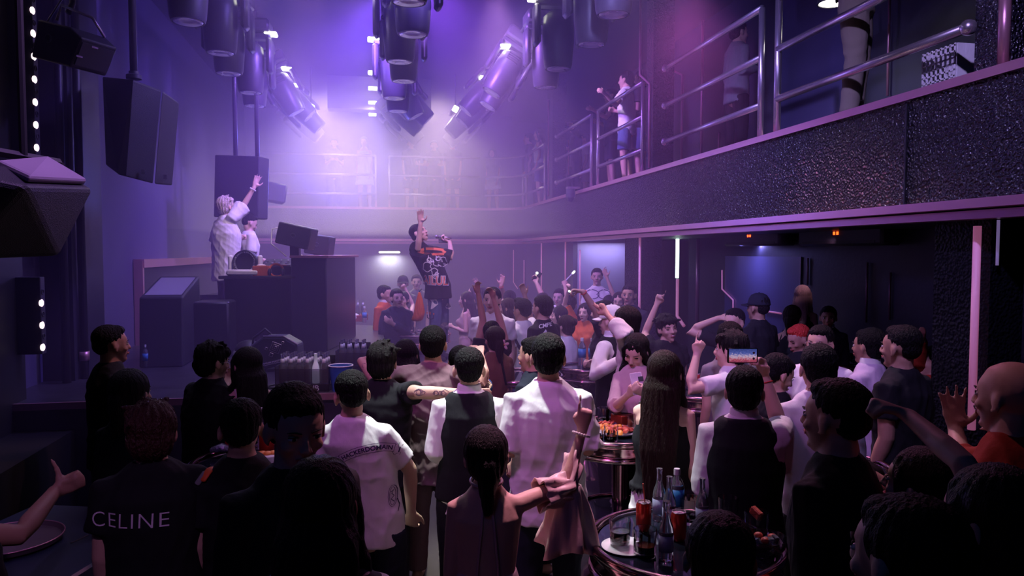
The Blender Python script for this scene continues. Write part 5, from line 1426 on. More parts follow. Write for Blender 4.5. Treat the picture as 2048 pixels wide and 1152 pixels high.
P['bald'] = person('bald man with a thin moustache in a rust red shirt, palm raised, right edge', 2022, 716, 2.5, -62, hair='bald', topc=C_RUST, topk='long', facep=True, mouth='open', w=1.05,
    R_=((1925, 935, 1), (1912, 862, 1)), rh='spread', rp=(.1, 0, 1), rd=(-.1, 1, .1), L_=((2075, 990, 1), (1998, 925, 1)), lh='cup', lp=(-.6, .3, -.4), ld=(.05, 1, 0), sleeve=1.2)
P['waiter_r'] = person('waiter in white shirt and black waistcoat filming with a phone held up', 1490, 730, 3.5, 2, hair='short', topc=C_WHITE, topk='rolled', vest=True, collar=C_WHITE, w=1.10, vox=.007, loose=.016,
    R_=((1560, 855, 1), (1530, 757, -1)), rh='grip', rp=(-.7, 0, .75), rd=(-.25, 1, 0), L_='down')
P['longhair'] = person('woman with very long dark brown hair in white jeans, at the middle table', 1330, 700, 3.9, 12, sex='f', hair='verylong', haircol=M_HAIRBR, topc=C_BLACK, topk='tank', hem=.575, pants=C_WHITE, skin=M_SKIN3, vox=.007,
    L_=((1283, 880, 1), (1290, 800, 1)), lh='relaxed', lp=(1, 0, 0))
P['vest'] = person('waiter in white shirt and black waistcoat standing with his back to us, hair trimmed short', 938, 694, 4.1, -3, hair='fade', topc=C_WHITE, topk='rolled', sleeve=1.15, vest=True, collar=C_WHITE, w=1.08, loose=.016, vox=.007, R_='drink', L_='drink')
P['whitetee'] = person('broad man in a plain white t-shirt, back to us, beside a waiter', 1096, 665, 3.9, -8, hair='short', topc=C_WHITE, topk='tee', w=1.10, loose=.03, fold=.012, vox=.007, sleeve=.95, hem=.44, pants=C_NAVY, turn=6, R_='drink', L_='drink')
P['mauve'] = person('man in a loose mauve t-shirt with both arms round his friends\' shoulders', 866, 650, 4.9, 6, hair='short', topc=C_MAUVE, topk='tee', w=1.12, loose=.035, fold=.014, vox=.008, pants=C_MAUVE, pantk='trousers', hem=.40, sleeve=.8,
    L_=((752, 762, 1), (722, 722, 1)), lh='relaxed', lp=(0, -.4, -1), ld=(.7, .1, .3), R_=((968, 760, -1), (960, 712, 1)), rh='relaxed')
P['friend'] = person('black-haired friend in a black t-shirt, tattooed arm behind the man in mauve', 765, 684, 4.6, 15, hair='messy', haircol=M_HAIRB, topc=C_BLACK, topk='tee', w=1.12, turn=0,
    R_=((838, 785, -1), (925, 787, 1)), rh='flat', rp=(0, 0, -1))
P['friend2'] = person('friend half hidden between the man in mauve and the waiter, tattooed elbow showing', 920, 690, 5.1, -10, hair='short', topc=C_BLUE, topk='tee', R_=((975, 770, -1), (955, 715, 1)))
P['darkhead'] = person('woman with black hair directly behind the black-haired friend in the black t-shirt', 812, 678, 5.4, 10, sex='f', hair='long', topc=C_BLACK)
P['brown'] = person('woman in a brown top with a pale flower clipped in her tied-back hair', 988, 652, 6.4, -28, sex='f', hair='tied', haircol=M_HAIRBR, topc=C_BROWN, topk='long', facep=True, w=1.06)
P['behindwt'] = person('man in dark navy just past the white t-shirt, only his profile showing', 1066, 672, 4.9, -60, hair='short', topc=C_NAVY, topk='tee', facep=True)
P['specs'] = person('bespectacled man in a black hoodie talking to the woman in a white sleeveless top', 425, 685, 4.75, 55, hair='messy', haircol=M_HAIRB, topc=C_BLACK, topk='long', w=1.15, facep=True, glasses=True, loose=.05, turn=10, pitch=-8,
    R_=((440, 830, 1), (452, 772, 1)), rh='cup', rp=(.3, 0, 1))
P['whitetank'] = person('woman with long black hair and a white sleeveless top, bag strap on her shoulder', 492, 693, 4.75, -20, sex='f', hair='verylong', topc=C_WHITE, topk='tank', skin=M_SKIN3, turn=-10)
P['polo'] = person('stern man in a black polo shirt standing in profile by the left wall', 222, 650, 4.85, 72, hair='fade', topc=C_BLACK, topk='polo', skin=M_SKIN2, facep=True, w=1.05, sleeve=.7)
P['phonew'] = person('young woman in a pale pink shirt looking down at her phone', 1272, 668, 5.2, 195, sex='f', hair='longloose', topc=C_PINK, topk='long', sleeve=1.2, facep=True, pitch=-28, turn=8, roll=-8, eyes='down', skin=M_SKIN3, vox=.007,
    R_=((1228, 815, -1), (1256, 790, -1)), rh='grip', rp=(.3, .5, -.6), rd=(.6, .5, .4), L_=((1312, 815, -1), (1292, 790, -1)), lh='grip', lp=(-.3, .5, -.6), ld=(-.7, .5, .4))
P['waiter_m'] = person('waiter with a black bow tie, waistcoat and white sleeves, in profile under the pale cap', 1222, 612, 6.35, -62, hair='fade', topc=C_WHITE, topk='long', sleeve=1.9, vest=True, collar=C_WHITE, facep=True, pitch=-4, w=1.05, skin=M_SKIN3, loose=.016,
    L_=((1188, 752, -1), (1242, 718, -1)), lh='grip', lp=(0, -1, 0), R_='drink')
P['puffy'] = person('black-haired woman behind the waiter, white puffed sleeve raised over his head', 1250, 612, 5.65, -85, sex='f', hair='bob', topc=C_CREAM, topk='long', sleeve=1.6, loose=.01, sloose=.05, lean=(-.14, 0), w=.9,
    L_=((1248, 668, -1), (1214, 628, 1)), lh='vee', lp=(-.4, 0, 1))
P['singer_guest'] = person('man with tousled fringe, mouth open mid-song, fist and finger raised', 1335, 628, 6.6, 160, hair='messy', haircol=M_HAIRB, topc=C_BLACK, topk='tee', facep=True, mouth='open', eyes='closed', roll=8, turn=-6,
    R_=((1290, 668, 1), (1313, 610, -1)), rh='point', rp=(.2, .1, 1), sleeve=.5)
P['fingerup'] = person('man in a white polo with navy cuffs, profile left behind the raised phone, finger up', 1462, 662, 5.0, -72, hair='messy', haircol=M_HAIRB, topc=C_WHITE, topk='polo', facep=True, mouth='open', skin=M_SKIN3,
    L_=((1378, 780, -1), (1393, 712, 1)), lh='point', lp=(.4, 0, 1))
P['ear'] = person('short-haired man from behind just past the white polo, one ear lit', 1458, 642, 5.3, -25, hair='short', topc=C_GREY, topk='tee')
P['browhand'] = person('man in a dark tee wiping his brow with a bent arm', 1468, 617, 6.6, -150, hair='fade', topc=C_BLACK, topk='tee', facep=True, eyes='closed',
    R_=((1376, 662, -1), (1442, 634, -1)), rh='relaxed', rp=(.2, -.6, -.6), rd=(1, .1, .1))
P['cap'] = person('man in a black baseball cap and black t-shirt, profile left before the blue panel', 1516, 588, 7.2, -55, hair='fade', topc=C_BLACK, topk='tee', facep=True, w=1.12, skin=M_SKIN2)
P['blonde'] = person('blonde woman with long hair seen from behind, bare shoulder rim-lit', 1606, 570, 8.8, 15, sex='f', hair='long', haircol=M_HAIRBL, topc=C_BLACK, topk='tank', skin=M_SKIN3)
P['tankf'] = person('woman in a dark tank top, only her shoulder showing beside the blonde woman', 1586, 610, 7.6, 20, sex='f', hair='tied', topc=C_BLACK, topk='tank')
P['dimface'] = person('dim figure with an open collar standing in the shade right of the blonde woman', 1657, 612, 7.9, 182, hair='short', topc=C_NAVY, topk='long', collar=C_WHITE, facep=True, skin=M_SKIN2)
P['redhair'] = person('man with bright red dyed hair looking down, behind the bespectacled man', 1598, 650, 6.4, -125, hair='fade', haircol=M_HAIRRED, topc=C_BLACK, topk='tee', facep=True, eyes='down', pitch=-20, skin=M_SKIN2)
P['glassesm'] = person('man in spectacles and white t-shirt facing us across the right-hand table', 1640, 650, 5.1, 192, hair='short', topc=C_WHITE, topk='tee', facep=True, glasses=True, turn=8, w=1.08)
P['backwhite'] = person('short-haired man in a white shirt, back to us between spectacled man and bottles', 1636, 686, 3.75, -22, hair='short', topc=C_WHITE, topk='long', w=1.0, R_='drink', L_='drink')
P['headdown'] = person('man in black with bowed head between raised phone and white shirt', 1556, 708, 4.5, 60, hair='short', topc=C_BLACK, topk='tee', facep=True, pitch=-25)
P['collarm'] = person('man in a pale polo with white collar beside the man with shaved sides', 1738, 655, 5.0, -60, hair='short', topc=C_LPINK, topk='polo', collar=C_WHITE, facep=True, skin=M_SKIN2, L_='drink')
P['shavedside'] = person('man in a black t-shirt with shaved sides, profile left, before the dark alcove', 1802, 650, 4.3, -62, hair='fade', topc=C_BLACK, topk='tee', facep=True, w=1.14, skin=M_SKIN2)
P['redsleeve'] = person('guest in dark red behind the man with shaved sides, pale cuff raised', 1868, 690, 5.6, -100, hair='short', topc=C_RUST, topk='long',
    R_=((1838, 722, -1), (1846, 678, -1)), rh='fist')
# ---- middle distance
P['bunprof'] = person('woman with brown hair in a bun and a white blouse, profile left', 1130, 630, 7.8, -55, sex='f', hair='bun', haircol=M_HAIRBR, topc=C_WHITE, topk='long', facep=True, skin=M_SKIN3)
P['blacktee'] = person('man in a black tee with small white back lettering, profile left', 1084, 590, 7.5, -52, hair='short', topc=C_BLACK, topk='tee', facep=True, w=1.06)
P['braces'] = person('man in a white shirt with a dark sling strap across his back, fist raised', 1044, 597, 8.0, -48, hair='quiff', topc=C_WHITE, topk='tee', facep=True, skin=M_SKIN2,
    R_=((1062, 640, 1), (1050, 592, 1)), rh='relaxed', rp=(-.3, .2, 1))
P['orange'] = person('laughing woman with bobbed black hair in an orange one-shoulder top', 1170, 606, 9.2, 205, sex='f', hair='bob', topc=C_ORANGE, topk='long', sleeve=.9, facep=True, mouth='open', eyes='closed', skin=M_SKIN3, w=1.12,
    R_=((1128, 608, -1), (1136, 580, -1)), rh='fist')
P['stickm'] = person('man in a light shirt gazing past us, behind the woman with the bun', 1118, 577, 10.4, 200, hair='short', topc=C_CREAM, topk='half', facep=True, skin=M_SKIN3)
P['laugh'] = person('smiling black-haired woman in profile between the black tee and the bun', 1117, 612, 9.0, -95, sex='f', hair='long', topc=C_WHITE, topk='tee', facep=True, skin=M_SKIN3)
P['guard'] = person('older man in a dark uniform shirt standing at the pink-lit pillar', 1258, 568, 9.0, 192, hair='short', haircol=M_HAIRS, topc=C_NAVY, topk='half', facep=True, skin=M_SKIN2, w=1.05)
P['bythe'] = person('woman in spectacles peeping out beside the older man in uniform', 1238, 584, 9.4, 190, sex='f', hair='long', topc=C_BLACK, facep=True, glasses=True)
P['ringarm'] = person('dark-haired guest stretching a bare arm forward above the woman in orange', 1205, 600, 7.4, -80, hair='short', topc=C_BLACK, topk='tee',
    L_=((1192, 622, -1), (1166, 583, -1)), lh='grip', lp=(0, -1, .2), ld=(-1, .15, 0))
P['backarm'] = person('guest with black bob waving an open hand in front of the glass door', 1219, 590, 9.9, 10, sex='f', hair='bob', topc=C_BLACK, topk='tee',
    R_=((1224, 578, 1), (1214, 556, -1)), rh='spread', rp=(0, 0, 1))
P['behindglass'] = person('man in a white printed t-shirt standing dimly in the lit doorway', 1194, 536, 11.4, 182, hair='short', topc=C_CREAM, topk='tee', facep=True)
P['torch'] = person('guest hidden in the crowd holding up a phone with its torch lit', 1086, 585, 9.7, 10, hair='short', topc=C_BLACK, topk='tee',
    R_=((1083, 588, 1), (1073, 566, 1)), rh='grip', rp=(.2, 0, 1))
P['stickg'] = person('guest behind the woman in orange raising a white light stick', 1140, 590, 9.6, 5, hair='short', topc=C_BLACK, topk='tee',
    L_=((1136, 598, 1), (1130, 572, 1)), lh='grip')
P['pairarms'] = person('man in a white t-shirt, face hidden by raised arms beside the camisole woman', 984, 574, 7.6, -165, hair='short', topc=C_WHITE, topk='tee', facep=True, skin=M_SKIN3, w=1.08, R_='drink')
P['camisole'] = person('slim woman in a tan camisole with waist-length brown hair, profile left', 932, 583, 10.8, -75, sex='f', hair='verylong', haircol=M_HAIRBR, topc=C_TAN, topk='tank', facep=True, skin=M_SKIN3, L_='drink', pants=C_WHITE, pantk='skirt')
P['brownhair'] = person('brown-haired woman drinking, behind the camisole woman', 948, 570, 11.8, -100, sex='f', hair='long', haircol=M_HAIRBR, topc=C_BLACK, facep=True, skin=M_SKIN3,
    R_=((952, 622, -1), (946, 598, -1)), rh='cup')
P['longblack'] = person('woman with long dark hair and dark dress, left of the sling-strap man', 1014, 596, 8.9, -80, sex='f', hair='verylong', haircol=M_HAIRBR, topc=C_BLACK, facep=True)
P['palm'] = person('guest raising a big open palm with a red wristband', 1020, 580, 10.2, 10, hair='short', topc=C_BLACK, topk='tee',
    L_=((1010, 598, 1), (1002, 572, -1)), lh='open', lp=(-.4, 0, 1), ld=(.2, 1, 0))
P['farhand'] = person('guest far back waving a spread hand over the camisole woman', 965, 572, 12.2, 0, hair='short', topc=C_BLACK, topk='tee',
    L_=((965, 585, 1), (958, 574, -1)), lh='spread', lp=(0, 0, 1), ld=(-.5, 1, 0))
P['crossed'] = person('stern man in a black sweater standing with crossed arms beside the singer', 794, 577, 10.0, 172, hair='short', haircol=M_HAIRS, topc=C_NAVY, topk='long', facep=True, w=1.08, turn=-12,
    R_=((762, 668, -1), (800, 655, -1)), rh='relaxed', rp=(0, 0, -1), L_=((812, 665, -1), (786, 648, -1)), lh='relaxed', lp=(0, 0, -1), skin=M_SKIN3)
P['orangej'] = person('man in an orange-brown jacket over white collar, beside the man with crossed arms', 770, 570, 10.6, 120, hair='short', topc=C_ORANGE, topk='long', collar=C_WHITE, w=1.0)
P['singlet'] = person('smiling woman in a black camisole, arm raised, behind the crossed arms', 806, 583, 10.9, 195, sex='f', hair='tied', topc=C_BLACK, topk='tank', facep=True, mouth='open', skin=M_SKIN3,
    L_=((826, 610, 1), (812, 580, -1)), lh='fist', lp=(-.5, 0, .5))
P['farcap'] = person('man in a black cap at the back by the lit tube lamp', 806, 552, 12.6, 175, hair='short', topc=C_GREY, topk='tee', facep=True)
P['fargrey'] = person('man in a grey t-shirt at the back, half hidden by the singer', 833, 549, 12.9, 180, hair='short', topc=C_GREY, topk='tee', facep=True, skin=M_SKIN3)
P['armpair'] = person('guest behind the woman with the flower, one black sleeve and one bare arm raised', 984, 641, 6.9, 4, hair='short', topc=C_BLACK, topk='tee', sleeve=.4,
    L_=((966, 640, 1), (957, 590, -1)), lh='cup', lp=(.5, 0, .6), R_=((1003, 650, 1), (988, 600, -1)), rh='cup', rp=(-.5, 0, .6))

# ---- DJ booth and singer
P['dj'] = person('bleached-blonde DJ in an oversized white t-shirt with his arm thrown up', 453, 393, 9.3, 62, base=1.25, hair='messy', haircol=M_HAIRBLS, topc=C_WHITE, topk='tee', loose=.065, w=1.0, hem=.36, facep=True, skin=M_SKIN3, pitch=14, sleeve=.95, vox=.009,
    R_=((486, 413, 1), (508, 375, 1)), rh='spread', rp=(.3, .3, 1), rd=(.35, 1, 0), L_='drink')
P['dj2'] = person('dark-haired second DJ bent over the mixer in a white shirt', 499, 428, 9.8, 72, base=1.25, hair='fade', topc=C_WHITE, topk='half', facep=True, eyes='down', pitch=-24, skin=M_SKIN3, loose=.03,
    L_=((508, 525, 1), (534, 522, 1)), lh='flat', lp=(0, -1, 0))
P['singer'] = person('singer in printed black t-shirt and patched jeans, hand high, holding a microphone', 838, 446, 9.6, 120, base=.80, hair='short', haircol=M_HAIRB, topc=C_BLACK, topk='tee', pants=C_DENIM, facep=True, mouth='open', lean=(-.26, 0), pitch=24, loose=.055, w=.98, hem=.45, vox=.008, fold=.003, sleeve=.95, skin=M_SKIN3, shoes=True,
    R_=((836, 497, -1), (841, 448, 1)), rh='open', rp=(-.2, 0, 1), rd=(0, 1, 0), L_=((909, 517, -1), (899, 483, 1)), lh='grip', lp=(-.2, 1, .2), ld=(-1, .3, 0))
# ================================================================ GUESTS ON THE BALCONY
def up(px, X, h=1.70):
    d = 1480 * X / (.982 * (px - 742)) if px > 1000 else None
    return d
def balc(key, label, px, X=3.62, h=1.70, d=None, **k):
    d = d or up(px, X)
    top = 505 - (3.12 + h - 2.2) * 1480 / d
    # correct the crown so that it lies exactly h above the balcony floor
    q = at(px, top, d); q.z = 3.11 + h
    P[key] = person(label, px, top, d, base=3.11, pos=q, shoes=k.pop('shoes', C_WHITE), **k)
balc('b1', 'guest in navy shorts, leftmost of three friends at the upstairs rail', 1222, 3.75, 1.68, face=-100, topc=C_NAVY, pants=C_NAVY, pantk='shorts', R_='drink', L_=((1212, 235, -1), (1190, 222, -1)))
balc('b2', 'guest in light denim shorts, middle of three friends at the upstairs rail', 1252, 3.60, 1.66, face=-70, topc=C_WHITE, pants=C_DENIM, pantk='shorts', R_='drink', L_=((1232, 210, -1), (1212, 190, -1)))
balc('b3', 'guest in blue shorts next to the upstairs middle pillar', 1283, 3.85, 1.70, face=-60, topc=C_NAVY, pants=C_DENIM, pantk='shorts', L_='drink')
balc('b4', 'guest in a black printed tee leaning a forearm on the upstairs rail', 1150, 3.95, 1.68, face=-95, topc=C_BLACK, pants=C_BLACK, L_=((1140, 248, -1), (1118, 250, -1)), lh='relaxed', R_='drink')
balc('b5', 'small guest in a pale top behind the guest leaning on the upstairs rail', 1170, 4.15, 1.42, face=-90, topc=C_CREAM, pants=C_TAN, pantk='shorts')
balc('b6', 'woman in a cropped white top and denim shorts at the far upstairs corner', 1078, 3.6, 1.62, d=15.2, face=-80, sex='f', hair='long', topc=C_WHITE, topk='tank', hem=.58, pants=C_DENIM, pantk='shorts', skin=M_SKIN3)
balc('b7', 'guest in a dark top leaning out at the far upstairs corner', 1057, 3.6, 1.66, d=16.1, face=-85, topc=C_BLACK, pants=C_BLACK, lean=(-.15, 0))
balc('b8', 'woman in a pale mini dress standing at the far rail, left of the gap', 728, 3, 1.70, d=16.8, face=190, sex='f', hair='long', haircol=M_HAIRBR, topc=C_CREAM, topk='tank', pants=C_CREAM, pantk='skirt', skin=M_SKIN3)
balc('b9', 'guest in black shorts at the far rail just right of the gap', 822, 3, 1.68, d=16.9, face=175, topc=C_BLACK, pants=C_BLACK, pantk='shorts')
balc('b10', 'guest with black hair bending both arms over the far rail', 868, 3, 1.60, d=16.7, face=180, topc=C_BLACK, pants=C_NAVY, L_=((885, 330, -1), (856, 328, -1)), R_=((848, 330, -1), (836, 328, -1)))
balc('b11', 'guest in dark clothes with one bare leg showing at the right of the far rail', 905, 3, 1.66, d=16.9, face=185, topc=C_NAVY, pants=C_BLACK, pantk='shorts')
balc('b12', 'short guest in a pale skirt near the far right corner of the balcony', 985, 3, 1.45, d=16.9, face=200, sex='f', hair='long', topc=C_GREY, pants=C_CREAM, pantk='skirt')
balc('b13', 'guest with folded hands behind the far rail at its left end', 668, 3, 1.66, d=16.75, face=180, topc=C_BLACK, pants=C_BLACK, R_='drink', L_='drink')
balc('b14', 'guest in khaki trousers and a black top bending over beside the near upstairs pillar', 1812, 3.75, 1.66, face=95, topc=C_BLACK, topk='long', pants=C_KHAKI, hem=.56, lean=(.28, .0), w=1.1, L_='drink', R_='drink', vox=.009)
balc('b15', 'dim guest with a bottle behind the first pair of railing posts', 1478, 4.15, 1.70, face=60, topc=C_GREY, pants=C_BLACK, topk='long', R_='drink')
finish_remesh()
# ================================================================ THINGS WORN AND HELD, PRINTS
def top_of(key): return bpy.data.objects[P[key]['root']['_top']]
def bvh_world(o):
    M = parent_world(o.parent) @ Matrix.Translation(o.location) if o.parent else Matrix.Translation(o.location)
    return BVHTree.FromPolygons([M @ v.co for v in o.data.vertices], [tuple(p.vertices) for p in o.data.polygons])
def project(name, vs, fs, org, u, v, dr, target, m, parent, lift=.004):
    """lay a flat print (2-D vertices) onto a garment along dr"""
    T = bvh_world(target) if not isinstance(target, BVHTree) else target
    out = []
    for x, y in vs:
        p = org + u * x + v * y - dr * .6
        hit = T.ray_cast(p, dr, 1.5)
        out.append((hit[0] - dr * lift) if hit[0] is not None else org + u * x + v * y)
    mb = MB(); mb.add(out, fs); return mb.build(name, m, parent, smooth=False)
def text2d(body, size, spacing=1.0, bold=0.0, fn=None):
    tx = bpy.data.curves.new('t', 'FONT'); tx.body = body; tx.size = size; tx.align_x = 'CENTER'; tx.space_character = spacing; tx.offset = bold; tx.resolution_u = 4
    tmp = bpy.data.objects.new('tmp', tx); COL.objects.link(tmp); bpy.context.view_layer.update()
    me = bpy.data.meshes.new_from_object(tmp.evaluated_get(bpy.context.evaluated_depsgraph_get()))
    bpy.data.objects.remove(tmp); bpy.data.curves.remove(tx)
    vs = [(v.co.x, v.co.y) for v in me.vertices]; fs = [tuple(p.vertices) for p in me.polygons]
    bpy.data.meshes.remove(me)
    if fn: vs = [fn(*q) for q in vs]
    return vs, fs
def ribbon(pts, wd, closed=False):
    vs = []; fs = []; n = len(pts)
    for i, (x, y) in enumerate(pts):
        a = pts[(i + 1) % n] if (closed or i < n - 1) else pts[i]; b = pts[i - 1] if (closed or i > 0) else pts[i]
        dx, dy = a[0] - b[0], a[1] - b[1]; L = math.hypot(dx, dy) or 1
        vs += [(x - dy / L * wd, y + dx / L * wd), (x + dy / L * wd, y - dx / L * wd)]
    for i in range(n if closed else n - 1):
        j = (i + 1) % n; fs.append((2 * i, 2 * i + 1, 2 * j + 1, 2 * j))
    return vs, fs
def merge2(*parts):
    V = []; Fc = []
    for vs, fs in parts:
        n = len(V); V += vs; Fc += [tuple(i + n for i in f) for f in fs]
    return V, Fc
M_INK = mat('print_navy', (.03, .02, .08), .6); M_SILVER = mat('print_silver', (.80, .66, .82), .45, .0)
M_PWHITE = mat('print_white', (.8, .78, .82), .6); M_PORANGE = mat('print_orange', (.85, .20, .05), .6)
M_RED = mat('red_string', (.75, .03, .03), .5); M_PEARL = mat('pearl', (.85, .80, .80), .2, coat=.6)
M_PHONE = mat('phone_dark', (.02, .02, .03), .2, .3); M_TATT = mat('tattoo_ink', (.13, .07, .12), .6)

# --- scroll lettering on the white t-shirt
q = P['hacker']; R0 = .30
rot = lambda x, y, a=math.radians(9): (x * math.cos(a) - y * math.sin(a), x * math.sin(a) + y * math.cos(a))
arc = lambda x, y: rot((R0 + y) * math.sin(x / R0), (R0 + y) * math.cos(x / R0) - R0)
V = [text2d('HACKERDOMAIN', .0305, 1.0, .0008, arc)]
for yo in (-.009, .031): V.append(ribbon([arc(-.128 + .016 * i, yo) for i in range(17)], .0011))
for s_ in (-1, 1):
    V.append(ribbon([arc(.128 * s_, -.009), arc(.128 * s_, .031)], .0011))
    V.append(ribbon([arc(.128 * s_, .025), arc(.140 * s_, .036), arc(.146 * s_, .010), arc(.158 * s_, .028), arc(.162 * s_, -.018), arc(.147 * s_, -.012), arc(.136 * s_, -.026), arc(.121 * s_, -.009)], .0013))
    V.append(ribbon([arc(.151 * s_, .017), arc(.153 * s_, -.008)], .003))
og = at(742, 890, 3.7); Fq, Rq = q['F'], q['R']; cam_u = cR; dr_ = cH
vs, fs = merge2(*V)
project('lettering', vs, fs, og, cam_u, Vector((0, 0, 1)), dr_, top_of('hacker'), M_INK, q['root'], .006)
og = at(790, 982, 3.7)
el = lambda a, b: [(a * math.cos(t * .45), b * math.sin(t * .45)) for t in range(14)]
vs, fs = merge2(ribbon(el(.020, .052), .001, True), ribbon(el(.013, .044), .001, True), ribbon([(-.008, .02), (.004, .03), (-.004, .012), (.006, 0), (-.006, -.014), (.006, -.028)], .0018), ribbon([(.02, -.02), (.03, -.05), (.025, -.08)], .0015))
project('side_emblem', vs, fs, og, cR, Vector((0, 0, 1)), cH, top_of('hacker'), M_INK, q['root'])
# --- silver lettering on the black t-shirt
q = P['celin']; og = at(297, 1026, 2.85)
sl = lambda x, y: (x, y - x * .06)
vs, fs = text2d('CELINE', .078, 1.12, -.0008, sl)
project('lettering', vs, fs, og, cR, Vector((0, 0, 1)), cH, top_of('celin'), M_SILVER, q['root'])
# --- small lettering on the black tee seen past the braces
q = P['blacktee']; og = at(1090, 652, 7.5)
vs, fs = text2d('CMPE', .055, 1.0, .001, lambda x, y: (-x if False else x, y + x * .15)); V2 = ribbon([(-.04, -.09), (0, -.03), (.03, -.10), (.06, -.16)], .012)
vs, fs = merge2((vs, fs), V2)
project('lettering', vs, fs, og, cR, Vector((0, 0, 1)), cH, top_of('blacktee'), M_PWHITE, q['root'])
# --- line print on the t-shirt in the doorway
q = P['behindglass']; og = at(1194, 588, 11.4)
cc_ = [(.10 * math.cos(t * .5) - .08, .07 * math.sin(t * .5)) for t in range(13)]; c2_ = [(.10 * math.cos(t * .5) + .10, .07 * math.sin(t * .5)) for t in range(13)]
vs, fs = merge2(ribbon(cc_, .006, True), ribbon(c2_, .006, True), ribbon([(-.02, 0), (.02, .03), (.02, -.03)], .006, True))
project('line_print', vs, fs, og, cR, Vector((0, 0, 1)), cH, top_of('behindglass'), M_INK, q['root'])
# --- singer: print on the shirt, jeans patches, bag, microphone
q = P['singer']; Z3 = Vector((0, 0, 1)); TS = top_of('singer')
T = bvh_world(TS); og = at(872, 565, 9.6); u3 = (cR + Z3 * -.05).normalized()
vs, fs = text2d('AILUL', .15, 1.0, .010, lambda x, y: (x * .82, y * 1.05)); project('letter_outline', vs, fs, og - Z3 * .02, u3, Z3, cH, T, M_PWHITE, q['root'], .014)
vs, fs = text2d('AILUL', .15, 1.0, .0, lambda x, y: (x * .82, y * 1.05)); project('lettering', vs, fs, og - Z3 * .02, u3, Z3, cH, T, M_PORANGE, q['root'], .022)
og = at(868, 505, 9.6); vs, fs = text2d('SOUL', .11, .95, .006, lambda x, y: (x, y - x * .25))
rn = random.Random(5); V = []
for i in range(9):
    x, y = rn.uniform(-.10, .10), rn.uniform(-.16, .10); a = rn.uniform(.02, .055)
    V.append(ribbon([(x + a * math.cos(t * .55 + i) * (1 + .3 * math.sin(3 * t)), y + a * 1.2 * math.sin(t * .55 + i)) for t in range(11)], .0055, True))
vs2, fs2 = merge2(*V); project('line_print', vs2, fs2, at(872, 528, 9.6), u3, Z3, cH, T, M_PWHITE, q['root'], .005)
blob = [(.14 * math.cos(t * .42) * (1 + .25 * math.sin(4 * t)), .035 * math.sin(t * .42)) for t in range(15)]
vs, fs = ribbon(blob, .016, True); project('shoulder_print', vs, fs, at(868, 503, 9.6), u3, Z3, cH, T, M_PORANGE, q['root'], .006)
JE = [o for o in q['root'].children if o.name.startswith('trousers')][0]; TJ = bvh_world(JE)
def patch(px, py, r_, mm, nm):
    pts = [(r_ * (1 + .22 * math.sin(5 * t)) * math.cos(t * .45), r_ * (1.2 + .2 * math.cos(7 * t)) * math.sin(t * .45)) for t in range(14)]
    project(nm, [(0, 0)] + pts, [(0, i + 1, (i + 1) % 14 + 1) for i in range(14)], at(px, py, 9.6), cR, Z3, cH, TJ, mm, q['root'], .006)
patch(866, 602, .075, C_WHITE, 'jeans_patch'); patch(896, 612, .035, C_WHITE, 'jeans_patch'); patch(888, 655, .06, C_GREY, 'jeans_patch')
cand = merge2(ribbon([(0, -.12), (0, .02)], .008), ribbon([(-.05, .02), (-.045, -.02), (0, -.035), (.045, -.02), (.05, .02)], .006), ribbon([(-.02, -.13), (.02, -.13)], .012))
project('candlestick_print', *cand, at(862, 632, 9.6), cR, Z3, cH, TJ, M_BLACK, q['root'], .008)
for dx in (-.05, 0, .05): 
    fl_ = ribbon([(dx, .03), (dx, .065 if dx == 0 else .05)], .009); project('flame_print', *fl_, at(862, 632, 9.6), cR, Z3, cH, TJ, M_PORANGE, q['root'], .008)
hx, hd, hn, ht = q['hands'][-1]
m0 = hx - hn * -.012
r = empty('microphone', m0); mdir = (at(878, 470, 9.5) - at(905, 473, 9.5)).normalized()
MB().tube([m0 - mdir * .10, m0 + mdir * .08], [.013, .018], 12).build('handle', M_CHROME, r, smooth=True)
MB().ell(m0 + mdir * .10, (.027, .027, .027)).build('grille_head', M_CHROME, r, smooth=True)
tag(r, 'silver microphone held to the singer\'s mouth', 'microphone')
r = empty('held_phone', m0 - Z3 * .03); MB().box(m0 - Z3 * .045 + mdir * .0, (.15, .075, .009), look(hd.cross(Vector((0, 0, 1))) if False else Vector((0, -1, .6))), .006).build('phone_body', M_PHONE, r); tag(r, 'dark phone gripped with the microphone by the singer', 'phone')
p = at(839, 612, 9.45)
r = empty('orange_bag', p + Z3 * .15)
MB().loft([(p + Z3 * .16, cR * .02, cH * .02), (p + Z3 * .07, cR * .045, cH * .03), (p - Z3 * .08, cR * .07, cH * .04), (p - Z3 * .17 - cR * .03, cR * .075, cH * .03)], 14, True).build('bag_body', mat('orange_plastic', (.8, .17, .03), .35, bump=('noise', 18, .8, (2, 2, .6))), r, smooth=True)
MB().tube([p + Z3 * .15, p + Z3 * .19, p + Z3 * .22 + cR * .03], .008, 6).build('bag_tie', M_BLACK, r, smooth=True)
tag(r, 'bright orange plastic bag tucked at the singer\'s hip', 'bag')

